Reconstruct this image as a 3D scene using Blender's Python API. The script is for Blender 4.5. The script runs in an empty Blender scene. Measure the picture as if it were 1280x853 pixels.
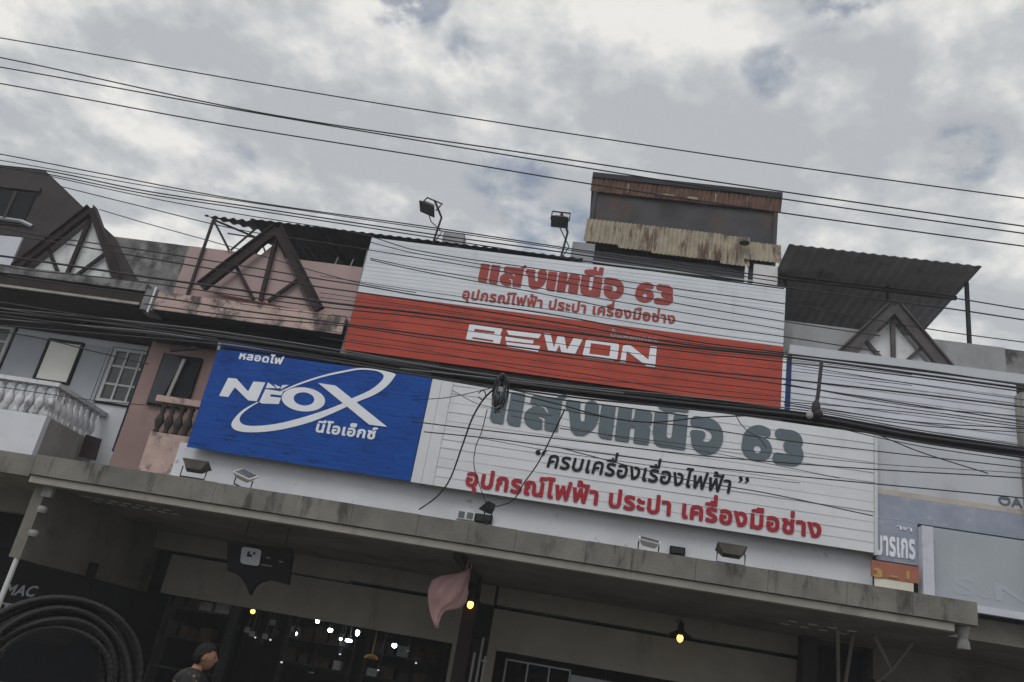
import bpy, bmesh, math, random, json
from mathutils import Vector, Matrix
random.seed(7)
R = math.radians
scene = bpy.context.scene
col = scene.collection
# ------------------------------------------------------------------ camera
CAM = Vector((0, -13.5, 1.5))
FPX = 1050.0                       # focal length in pixels of a 1280 px wide frame
PITCH, ROLL, YAW = R(22.405), R(10.173), R(-6.8856)
_fwd = Vector((math.sin(YAW)*math.cos(PITCH), math.cos(YAW)*math.cos(PITCH), math.sin(PITCH)))
_r0 = Vector((math.cos(YAW), -math.sin(YAW), 0)); _u0 = _r0.cross(_fwd)
_right = math.cos(ROLL)*_r0 + math.sin(ROLL)*_u0
_up = -math.sin(ROLL)*_r0 + math.cos(ROLL)*_u0
cam = bpy.data.objects.new('camera', bpy.data.cameras.new('camera'))
col.objects.link(cam)
cam.data.sensor_width = 36; cam.data.lens = FPX*36/1280; cam.data.clip_end = 3000; cam.data.clip_start = .05
cam.matrix_world = Matrix(((_right.x, _up.x, -_fwd.x, CAM.x), (_right.y, _up.y, -_fwd.y, CAM.y),
                           (_right.z, _up.z, -_fwd.z, CAM.z), (0, 0, 0, 1)))
scene.camera = cam
def ray(px, py): return _fwd + _right*((px-640)/FPX) + _up*((426.5-py)/FPX)
def at(px, py, Y):
    """the point of the upright plane y = Y that the photograph shows at (px, py)"""
    d = ray(px, py); return CAM + d*((Y-CAM.y)/d.y)
# ------------------------------------------------------------------ sky, sun, exposure
SUN_EL, SUN_AZ = R(48), R(200)     # azimuth clockwise from +Y: behind the camera, a little to the left
world = bpy.data.worlds.new('World'); scene.world = world; world.use_nodes = True
wn, wl = world.node_tree.nodes, world.node_tree.links
wn.clear()
def N(nt, kind, **kw):
    n = nt.nodes.new(kind)
    for k, v in kw.items():
        if k.startswith('i_'): n.inputs[k[2:].replace('_', ' ')].default_value = v
        else: setattr(n, k, v)
    return n
W = world.node_tree
out = N(W, 'ShaderNodeOutputWorld')
sky = N(W, 'ShaderNodeTexSky', sky_type='NISHITA', sun_disc=False, sun_elevation=SUN_EL, sun_rotation=SUN_AZ)
bg_sky = N(W, 'ShaderNodeBackground', i_Strength=0.10); wl.new(sky.outputs[0], bg_sky.inputs[0])
tc = N(W, 'ShaderNodeTexCoord')
sep = N(W, 'ShaderNodeSeparateXYZ'); wl.new(tc.outputs['Generated'], sep.inputs[0])
def wmath(op, a, b=None, c=None, clamp=False):
    n = N(W, 'ShaderNodeMath', operation=op, use_clamp=clamp)
    for i, v in enumerate((a, b, c)):
        if v is None: continue
        if isinstance(v, (int, float)): n.inputs[i].default_value = v
        else: wl.new(v, n.inputs[i])
    return n.outputs[0]
den = wmath('ADD', wmath('MAXIMUM', sep.outputs[2], 0.0), 0.22)
cmb = N(W, 'ShaderNodeCombineXYZ')
wl.new(wmath('DIVIDE', sep.outputs[0], den), cmb.inputs[0]); wl.new(wmath('DIVIDE', sep.outputs[1], den), cmb.inputs[1])
cmb.inputs[2].default_value = 3.7
def wnoise(scale, detail, rough, dist):
    n = N(W, 'ShaderNodeTexNoise'); n.inputs['Scale'].default_value = scale; n.inputs['Detail'].default_value = detail
    n.inputs['Roughness'].default_value = rough; n.inputs['Distortion'].default_value = dist
    wl.new(cmb.outputs[0], n.inputs['Vector']); return n.outputs[0]
n_big, n_mid, n_fine, n_fray = wnoise(1.6, 3, .45, 0), wnoise(3.1, 11, .56, .25), wnoise(11, 8, .6, .2), wnoise(11, 7, .6, .1)
# relief of the cloud deck: light and shade painted in as billows minus a shifted copy
off = N(W, 'ShaderNodeVectorMath', operation='ADD'); wl.new(cmb.outputs[0], off.inputs[0]); off.inputs[1].default_value = (-.02, .055, 0)
def billow(vec):
    a = N(W, 'ShaderNodeTexNoise'); a.inputs['Scale'].default_value = 5.2; a.inputs['Detail'].default_value = 9; a.inputs['Roughness'].default_value = .56
    wl.new(vec, a.inputs['Vector']); return a.outputs[0]
relief_shading = wmath('SUBTRACT', billow(cmb.outputs[0]), billow(off.outputs[0]))
shade = wmath('ADD', wmath('MULTIPLY', n_big, .5), wmath('ADD', wmath('MULTIPLY', n_mid, .55), wmath('MULTIPLY', n_fine, .12)))
shade = wmath('ADD', shade, wmath('MULTIPLY', relief_shading, 1.0))
ramp = N(W, 'ShaderNodeValToRGB'); wl.new(shade, ramp.inputs[0])
cr = ramp.color_ramp
cr.elements[0].position = .47; cr.elements[0].color = (.43, .45, .475, 1)
cr.elements[1].position = .73; cr.elements[1].color = (.77, .76, .735, 1)
e = cr.elements.new(.555); e.color = (.505, .522, .54, 1)
e = cr.elements.new(.615); e.color = (.59, .60, .605, 1)
# the far side of the overcast, towards the veiled sun, is brighter
sund = Vector((math.sin(SUN_AZ)*math.cos(SUN_EL), math.cos(SUN_AZ)*math.cos(SUN_EL), math.sin(SUN_EL)))
def wdot(v):
    n = N(W, 'ShaderNodeVectorMath', operation='DOT_PRODUCT'); wl.new(tc.outputs['Generated'], n.inputs[0])
    n.inputs[1].default_value = v; return n.outputs['Value']
glow = wmath('MULTIPLY_ADD', wmath('POWER', wmath('MAXIMUM', wdot(sund), 0), 3), .75, 1.0)
bg_cl = N(W, 'ShaderNodeBackground'); wl.new(ramp.outputs[0], bg_cl.inputs[0]); wl.new(glow, bg_cl.inputs[1])
# openings in the clouds where the blue shows: a few directions of the sky, frayed by the noise
gap = None
for (px, py, deg, amt) in ((508, -16, 3.6, 1), (1064, -18, 3.6, 1), (640, 230, 4.2, .55), (1206, 192, 2.8, .6),
                           (580, 75, 2.8, .45), (1190, 360, 3.0, .45), (690, 290, 4.0, .6), (295, 212, 3.0, .35), (968, 90, 2.4, .45), (950, 80, 1.8, .4)):
    d = ray(px, py).normalized()
    m = N(W, 'ShaderNodeMapRange', interpolation_type='SMOOTHSTEP'); wl.new(wdot(d), m.inputs['Value'])
    m.inputs['From Min'].default_value = math.cos(R(deg)); m.inputs['From Max'].default_value = 1.0
    m.inputs['To Max'].default_value = amt
    gap = m.outputs[0] if gap is None else wmath('MAXIMUM', gap, m.outputs[0])
gm = N(W, 'ShaderNodeMapRange', interpolation_type='SMOOTHSTEP')
wl.new(wmath('MULTIPLY', gap, wmath('MULTIPLY_ADD', wmath('SUBTRACT', .5, n_fray), 7.0, 1.0)), gm.inputs['Value'])
gm.inputs['From Min'].default_value = .12; gm.inputs['From Max'].default_value = 1.1; gm.inputs['To Max'].default_value = .62
mix = N(W, 'ShaderNodeMixShader'); wl.new(gm.outputs[0], mix.inputs[0]); wl.new(bg_cl.outputs[0], mix.inputs[1]); wl.new(bg_sky.outputs[0], mix.inputs[2])
wl.new(mix.outputs[0], out.inputs[0])
sl = bpy.data.lights.new('sun', 'SUN'); sl.energy = 0.9; sl.angle = R(28); sl.color = (1, .965, .92)
so = bpy.data.objects.new('sun', sl); col.objects.link(so); so.location = (-10, -20, 30)
so.rotation_euler = (-sund).to_track_quat('-Z', 'Y').to_euler()
vs = scene.view_settings
vs.view_transform = 'Standard'; vs.look = 'None'; vs.exposure = .14; vs.gamma = 1; vs.use_curve_mapping = False
# ------------------------------------------------------------------ materials
def mat(name, c, var=.18, scale=2.5, rough=.8, stain=None, amt=.5, sscale=1.2, sstretch=.25, thr=.5, soft=.2, bump=.15, fine=30, metal=0, emit=None, es=1):
    m = bpy.data.materials.new(name); m.use_nodes = True
    nt = m.node_tree; b = nt.nodes['Principled BSDF']; L = nt.links
    b.inputs['Specular IOR Level'].default_value = .5 if rough < .3 else .16; b.inputs['Roughness'].default_value = rough; b.inputs['Metallic'].default_value = metal
    geo = N(nt, 'ShaderNodeNewGeometry')
    def noise(s, det, vec, rg=.6):
        n = N(nt, 'ShaderNodeTexNoise'); n.inputs['Scale'].default_value = s; n.inputs['Detail'].default_value = det
        n.inputs['Roughness'].default_value = rg; L.new(vec, n.inputs['Vector']); return n.outputs[0]
    n1 = noise(scale, 6, geo.outputs['Position'])
    r = N(nt, 'ShaderNodeValToRGB'); L.new(n1, r.inputs[0])
    r.color_ramp.elements[0].position = .3; r.color_ramp.elements[1].position = .72
    r.color_ramp.elements[0].color = tuple(v*(1-var) for v in c)+(1,); r.color_ramp.elements[1].color = tuple(min(.95, v*(1+var)) for v in c)+(1,)
    cur = r.outputs[0]
    if stain:
        mp = N(nt, 'ShaderNodeMapping'); L.new(geo.outputs['Position'], mp.inputs[0]); mp.inputs['Scale'].default_value = (1, 1, sstretch)
        n2 = noise(sscale, 9, mp.outputs[0], .68)
        mr = N(nt, 'ShaderNodeMapRange', interpolation_type='SMOOTHSTEP'); L.new(n2, mr.inputs['Value'])
        mr.inputs['From Min'].default_value = thr; mr.inputs['From Max'].default_value = thr+soft; mr.inputs['To Max'].default_value = amt
        mx = N(nt, 'ShaderNodeMix', data_type='RGBA'); L.new(mr.outputs[0], mx.inputs[0]); L.new(cur, mx.inputs[6]); mx.inputs[7].default_value = tuple(stain)+(1,)
        cur = mx.outputs[2]
    L.new(cur, b.inputs['Base Color'])
    if bump:
        n3 = noise(fine, 4, geo.outputs['Position']); bp = N(nt, 'ShaderNodeBump'); bp.inputs['Strength'].default_value = bump; bp.inputs['Distance'].default_value = .02
        L.new(n3, bp.inputs['Height']); L.new(bp.outputs[0], b.inputs['Normal'])
    if emit:
        b.inputs['Emission Color'].default_value = tuple(emit)+(1,); b.inputs['Emission Strength'].default_value = es
    return m
GRIME = (.05, .048, .045)
M = dict(
 asphalt=mat('asphalt', (.05, .05, .052), rough=.9, bump=.5, fine=80), pave=mat('paving', (.22, .21, .2), stain=GRIME, amt=.4, bump=.3),
 paint=mat('road_paint', (.7, .7, .68)), concrete=mat('grey_concrete', (.19, .182, .162), var=.32, scale=1.3, stain=(.05, .046, .04), amt=.8, sscale=3.4, sstretch=.28, thr=.52, soft=.14, bump=.4),
 soffit=mat('soffit_plaster', (.17, .16, .14), var=.3, scale=.9, stain=(.05, .046, .04), amt=.6, sscale=1.2, sstretch=1, thr=.5, bump=.25),
 beam=mat('beam_plaster', (.30, .288, .25), var=.15, scale=1.5, stain=(.11, .10, .085), amt=.5, sscale=1.8, thr=.54, bump=.25),
 wband=mat('white_plaster_wall', (.60, .62, .665), var=.10, scale=1.1, stain=(.25, .26, .28), amt=.7, sscale=7, sstretch=.8, thr=.63, soft=.06, bump=.1),
 white=mat('white_sheet', (.58, .615, .665), var=.08, scale=.9, rough=.55, stain=(.40, .42, .46), amt=.5, sscale=2.6, sstretch=.22, thr=.54, bump=.25, fine=6),
 whiteB=mat('white_lath', (.60, .615, .645), var=.05, scale=1.2, rough=.5, stain=(.42, .42, .44), amt=.5, sscale=3, sstretch=.2, thr=.56, bump=.2, fine=7),
 red=mat('red_sheet', (.385, .066, .045), var=.14, scale=1.2, rough=.75, stain=(.17, .045, .042), amt=.55, sscale=2.2, sstretch=3.5, thr=.5, bump=.3, fine=7),
 redtxt=mat('red_letter', (.31, .068, .062), var=.1), redtxtB=mat('crimson_letter', (.33, .022, .035), var=.08, rough=.4),
 blue=mat('blue_sheet', (.008, .064, .30), var=.14, scale=1.4, rough=.75, stain=(.006, .028, .13), amt=.7, sscale=2.6, sstretch=6, thr=.52, soft=.1, bump=.4, fine=7),
 whtxt=mat('white_letter', (.72, .75, .80), var=.05), slate=mat('slate_letter', (.105, .138, .160), var=.08, rough=.45), black=mat('black_letter', (.015, .016, .02), var=.1),
 dark=mat('black_steel', (.026, .026, .029), var=.2, rough=.6), cable=mat('black_cable', (.042, .042, .046), rough=.65, bump=0), cableg=mat('grey_cable', (.13, .135, .145), rough=.5, bump=0),
 pink=mat('pink_plaster', (.37, .278, .272), var=.08, scale=1.5, stain=(.17, .125, .12), amt=.45, sscale=1.1, thr=.55, bump=.12),
 pinkled=mat('stained_pink_ledge', (.45, .335, .305), var=.18, stain=(.05, .045, .045), amt=.9, sscale=2.6, sstretch=.8, thr=.475, soft=.15, bump=.3),
 brownpink=mat('brown_pink_plaster', (.27, .188, .176), var=.12, scale=1.2, stain=(.11, .07, .065), amt=.5, sscale=1.5, thr=.5),
 mould=mat('mouldy_cement', (.21, .21, .21), var=.25, scale=3, stain=(.035, .036, .04), amt=.88, sscale=2.4, sstretch=.7, thr=.43, soft=.2, bump=.35),
 gablew=mat('stained_white_panel', (.60, .61, .62), var=.1, stain=(.2, .21, .22), amt=.6, sscale=2.5, sstretch=.6, thr=.52, bump=.1),
 cement=mat('bare_cement', (.27, .275, .285), var=.15, scale=1.5, stain=(.12, .12, .13), amt=.5, sscale=2, thr=.5, bump=.25),
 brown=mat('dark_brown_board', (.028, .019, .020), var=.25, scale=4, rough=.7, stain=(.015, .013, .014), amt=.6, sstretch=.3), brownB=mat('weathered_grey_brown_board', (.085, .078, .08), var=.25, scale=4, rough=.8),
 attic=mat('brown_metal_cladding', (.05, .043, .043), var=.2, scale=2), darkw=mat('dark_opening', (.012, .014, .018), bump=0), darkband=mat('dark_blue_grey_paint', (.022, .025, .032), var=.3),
 paleblue=mat('pale_blue_wall', (.62, .645, .68), var=.07, scale=1.4, stain=(.44, .455, .48), amt=.5, sscale=1.3, thr=.55, bump=.1), bluepanel=mat('blue_grey_panel', (.42, .445, .49), var=.06),
 balw=mat('white_balustrade', (.62, .62, .65), var=.1, stain=(.12, .115, .115), amt=.75, sscale=4, sstretch=.5, thr=.52, soft=.12, bump=.2), greycem=mat('grey_weathered_cement', (.30, .295, .28), var=.15, stain=(.12, .115, .105), amt=.6, sscale=2, thr=.5),
 frame=mat('white_window_frame', (.55, .56, .57), var=.08), cream=mat('cream_blind', (.88, .87, .82), var=.04, bump=.03), pane=mat('dark_glass', (.05, .055, .06), var=.2, rough=.15, bump=0),
 zinc=mat('dark_corrugated_sheet', (.25, .245, .25), var=.2, scale=2, rough=.6, stain=(.13, .105, .095), amt=.7, sscale=2.2, sstretch=1), zincL=mat('black_corrugated_sheet', (.05, .053, .062), var=.25, rough=.6),
 rust=mat('rusty_sheet', (.165, .10, .075), var=.25, scale=6, stain=(.075, .04, .032), amt=.8, sscale=4, sstretch=.4, thr=.45, bump=.2), rustcream=mat('rust_streaked_cream_sheet', (.29, .258, .198), var=.2, scale=5, stain=(.085, .05, .038), amt=.92, sscale=5, sstretch=.16, thr=.46, soft=.16, bump=.15),
 galv=mat('galvanised_steel', (.26, .27, .285), var=.15, rough=.45, metal=.4), stub=mat('grey_block', (.28, .29, .31), var=.12),
 lav=mat('lavender_white_sheet', (.52, .54, .60), var=.06, stain=(.33, .34, .4), amt=.5, sscale=3, sstretch=1.5, thr=.54), palegrey=mat('pale_grey_sheet', (.46, .48, .52), var=.06, scale=1.2, stain=(.3, .31, .34), amt=.45, sscale=2.5, thr=.55),
 fade=mat('faded_blue_sheet', (.27, .30, .375), var=.14, scale=3, stain=(.40, .41, .44), amt=.75, sscale=3, sstretch=2, thr=.52), blgrey=mat('blue_grey_sheet', (.35, .38, .42), var=.06, scale=1.2, stain=(.42, .45, .50), amt=.6, sscale=2.4, thr=.56, soft=.12),
 orange=mat('orange_plate', (.33, .13, .092), var=.14, scale=5), yellow=mat('yellow_letter', (.42, .28, .10), var=.1), creamp=mat('cream_plate', (.62, .60, .52), var=.08), peach=mat('peach_strip', (.43, .395, .355), var=.12, stain=(.2, .15, .12), amt=.5),
 plastic=mat('black_plastic', (.004, .004, .005), rough=.8, bump=0), lamp_white=mat('white_lamp_body', (.6, .6, .6), var=.1), hose=mat('black_ribbed_pipe', (.026, .024, .024), var=.2, rough=.38, bump=0), pvc=mat('pale_pvc_pipe', (.42, .42, .40), var=.1, rough=.5),
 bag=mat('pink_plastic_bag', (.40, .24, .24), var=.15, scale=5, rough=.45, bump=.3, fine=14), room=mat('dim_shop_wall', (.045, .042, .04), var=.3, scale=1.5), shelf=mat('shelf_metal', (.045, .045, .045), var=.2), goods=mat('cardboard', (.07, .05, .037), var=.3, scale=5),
 goodsB=mat('pale_packet', (.30, .30, .29), var=.3, scale=7), lit=mat('lit_white_bulb', (.9, .9, .9), bump=0, emit=(.85, .95, 1), es=22), warm=mat('lit_amber_bulb', (.9, .6, .2), bump=0, emit=(1, .50, .10), es=3.6), faint=mat('faint_letter', (.375, .405, .45), var=.05), dimlit=mat('dim_bulb', (.8, .8, .8), bump=0, emit=(.9, .92, 1), es=.55),
 shedw=mat('rust_stained_dark_sheet', (.06, .06, .066), var=.25, rough=.7, stain=(.10, .062, .046), amt=.7, sscale=2.2, sstretch=.5, thr=.5), amber=mat('amber_shade', (.42, .22, .07), bump=0),
 skin=mat('skin', (.27, .14, .092), var=.1, rough=.55, bump=.05), hair=mat('black_hair', (.007, .006, .006), rough=.5, bump=.5, fine=90), shirt=mat('dark_patterned_shirt', (.022, .022, .024), var=.2, scale=8, stain=(.34, .27, .12), amt=.7, sscale=9, sstretch=1, thr=.6, soft=.05), trouser=mat('dark_trousers', (.03, .032, .04)),
 eye=mat('eye', (.05, .04, .035), bump=0), glass=mat('lamp_glass', (.1, .105, .11), rough=.12, bump=0), louver=mat('yellowed_soffit', (.42, .39, .29), var=.2), bluepost=mat('navy_strip', (.02, .045, .16), var=.15), bluetube=mat('blue_tube', (.06, .11, .25), var=.12, rough=.45), bronze=mat('old_bronze_hood', (.085, .078, .066), var=.3, rough=.5),
)
# ------------------------------------------------------------------ object helpers
def tag(o, label=None, cat=None, group=None, kind=None):
    if label: o['label'] = label
    if cat: o['category'] = cat
    if group: o['group'] = group
    if kind: o['kind'] = kind
    return o
def thing(name, loc, label, cat, group=None):
    o = bpy.data.objects.new(name, None); col.objects.link(o); o.location = loc; o.empty_display_size = .2
    return tag(o, label, cat, group)
def wloc(o):
    v = Vector((0, 0, 0))
    while o is not None: v += Vector(o.location); o = o.parent
    return v
def link(name, me, m, parent=None, base=None, smooth=False):
    off = wloc(parent) if parent is not None else (Vector(base) if base is not None else Vector((0, 0, 0)))
    me.transform(Matrix.Translation(-off)); me.name = name
    for mm in (m if isinstance(m, (list, tuple)) else [m]): me.materials.append(mm)
    if smooth:
        for p in me.polygons: p.use_smooth = True
    o = bpy.data.objects.new(name, me); col.objects.link(o)
    if parent is not None: o.parent = parent
    elif base is not None: o.location = base
    return o
class MB:
    """collects shapes (in place coordinates) that become ONE mesh object"""
    def __init__(s): s.b = bmesh.new(); s.mi = 0
    def face(s, vs):
        try: f = s.b.faces.new(vs); f.material_index = s.mi; return f
        except ValueError: pass
    def hexa(s, p):
        v = [s.b.verts.new(q) for q in p]
        for i in ((0, 3, 2, 1), (4, 5, 6, 7), (0, 1, 5, 4), (1, 2, 6, 5), (2, 3, 7, 6), (3, 0, 4, 7)): s.face([v[k] for k in i])
        return s
    def box(s, x0, x1, y0, y1, z0, z1):
        x0, x1 = sorted((x0, x1)); y0, y1 = sorted((y0, y1)); z0, z1 = sorted((z0, z1))
        return s.hexa([(x0, y0, z0), (x1, y0, z0), (x1, y1, z0), (x0, y1, z0), (x0, y0, z1), (x1, y0, z1), (x1, y1, z1), (x0, y1, z1)])
    def prism(s, pts, y0, y1):
        """outline in x, z pushed from y0 to y1"""
        a = [s.b.verts.new((x, y0, z)) for x, z in pts]; c = [s.b.verts.new((x, y1, z)) for x, z in pts]; n = len(pts)
        s.face(a); s.face(c[::-1])
        for i in range(n): s.face([a[(i+1) % n], a[i], c[i], c[(i+1) % n]])
        return s
    def bar(s, p, q, w, d, depthdir=(0, 1, 0)):
        """square bar from p to q, w wide across, d deep along depthdir"""
        p, q = Vector(p), Vector(q); t = (q-p).normalized(); dd = Vector(depthdir); dd = (dd - t*dd.dot(t)).normalized(); sd = t.cross(dd)
        a, b = sd*w/2, dd*d/2
        return s.hexa([p-a-b, p+a-b, p+a+b, p-a+b, q-a-b, q+a-b, q+a+b, q-a+b])
    def tube(s, pts, r, n=8, closed=False):
        pts = [Vector(p) for p in pts]; m = len(pts); rings = []
        rr = r if isinstance(r, (list, tuple)) else [r]*m
        prev = None
        for i, p in enumerate(pts):
            a = pts[(i-1) % m] if (closed or i > 0) else p; b = pts[(i+1) % m] if (closed or i < m-1) else p
            t = (b-a).normalized()
            if prev is None:
                prev = t.orthogonal().normalized()
            u = (prev - t*prev.dot(t)).normalized(); prev = u; v = t.cross(u)
            rings.append([s.b.verts.new(p + (u*math.cos(2*math.pi*k/n) + v*math.sin(2*math.pi*k/n))*rr[i]) for k in range(n)])
        for i in range(m if closed else m-1):
            A, B = rings[i], rings[(i+1) % m]
            for k in range(n): s.face([A[k], A[(k+1) % n], B[(k+1) % n], B[k]])
        if not closed: s.face(rings[0][::-1]); s.face(rings[-1])
        return s
    def lathe(s, c, prof, n=12, axis='Z'):
        c = Vector(c); rings = []
        for r, h in prof:
            ring = []
            for k in range(n):
                a = 2*math.pi*k/n
                ring.append(s.b.verts.new(c + (Vector((r*math.cos(a), r*math.sin(a), h)) if axis == 'Z' else Vector((r*math.cos(a), h, r*math.sin(a))))))
            rings.append(ring)
        for A, B in zip(rings, rings[1:]):
            for k in range(n): s.face([A[k], A[(k+1) % n], B[(k+1) % n], B[k]])
        s.face(rings[0][::-1]); s.face(rings[-1]); return s
    def ball(s, c, rx, ry=None, rz=None, n=10):
        ry = ry or rx; rz = rz or rx
        r = bmesh.ops.create_icosphere(s.b, subdivisions=2, radius=1); 
        for v in r['verts']: v.co = Vector((v.co.x*rx, v.co.y*ry, v.co.z*rz)) + Vector(c)
        for f in s.b.faces:
            pass
        return s
    def slats(s, x0, x1, z0, z1, y, pitch, d):
        """lapped horizontal cladding whose faces look towards -y"""
        n = max(1, round((z1-z0)/pitch)); p = (z1-z0)/n; rnd = random.Random(int(x0*100)+int(z0*10))
        zs = [z0]+[z0+k*p+rnd.uniform(-.06, .06)*p for k in range(1, n)]+[z1]
        for k in range(n):
            a, b = zs[k], zs[k+1]; cuts = [x0]+sorted(rnd.uniform(x0+.3, x1-.3) for _ in range(2))+[x1]
            for u, v in zip(cuts, cuts[1:]):                       # boards and laps are never quite in line
                e = [rnd.uniform(-.45, .45)*d for _ in range(4)]
                s.hexa([(u, y+e[0], a), (v, y+e[1], a), (v, y+d*4, a), (u, y+d*4, a), (u, y+d+e[2], b), (v, y+d+e[3], b), (v, y+d*4, b), (u, y+d*4, b)])
        return s
    def corrug(s, x0, x1, fy, pitch=.18, amp=.025, th=.012, nseg=6):
        """corrugated sheet: fy(x, t) -> point for t in 0..1, waves across x, bulging along the third returned vector"""
        nx = int((x1-x0)/pitch*nseg); g = []
        for layer in (0, 1):
            rows = []
            for t in (0, .5, 1):
                row = []
                for i in range(nx+1):
                    x = x0+(x1-x0)*i/nx
                    p, nrm = fy(x, t)
                    row.append(s.b.verts.new(Vector(p) + Vector(nrm)*(amp*math.sin(2*math.pi*(x-x0)/pitch) - layer*th)))
                rows.append(row)
            g.append(rows)
        for i in range(nx):
            for j in range(2):
                A = g[0]; B = g[1]
                s.face([A[j][i], A[j][i+1], A[j+1][i+1], A[j+1][i]]); s.face([B[j][i], B[j+1][i], B[j+1][i+1], B[j][i+1]])
            s.face([g[0][0][i], g[1][0][i], g[1][0][i+1], g[0][0][i+1]]); s.face([g[0][2][i], g[0][2][i+1], g[1][2][i+1], g[1][2][i]])
        for i in (0, nx):
            for j in range(2): s.face([g[0][j][i], g[0][j+1][i], g[1][j+1][i], g[1][j][i]])
        return s
    def build(s, name, m, parent=None, base=None, smooth=False):
        bmesh.ops.recalc_face_normals(s.b, faces=s.b.faces[:])
        me = bpy.data.meshes.new(name); s.b.to_mesh(me); s.b.free()
        return link(name, me, m, parent, base, smooth)
def px(pts, Y, o=(0, 0), k=1.0):
    """photo points -> (x, z) on the plane y = Y; o, k: origin and scale of an enlarged crop"""
    r = []
    for p in pts:
        w = at(o[0]+p[0]/k, o[1]+p[1]/k, Y); r.append((w.x, w.z))
    return r
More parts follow.
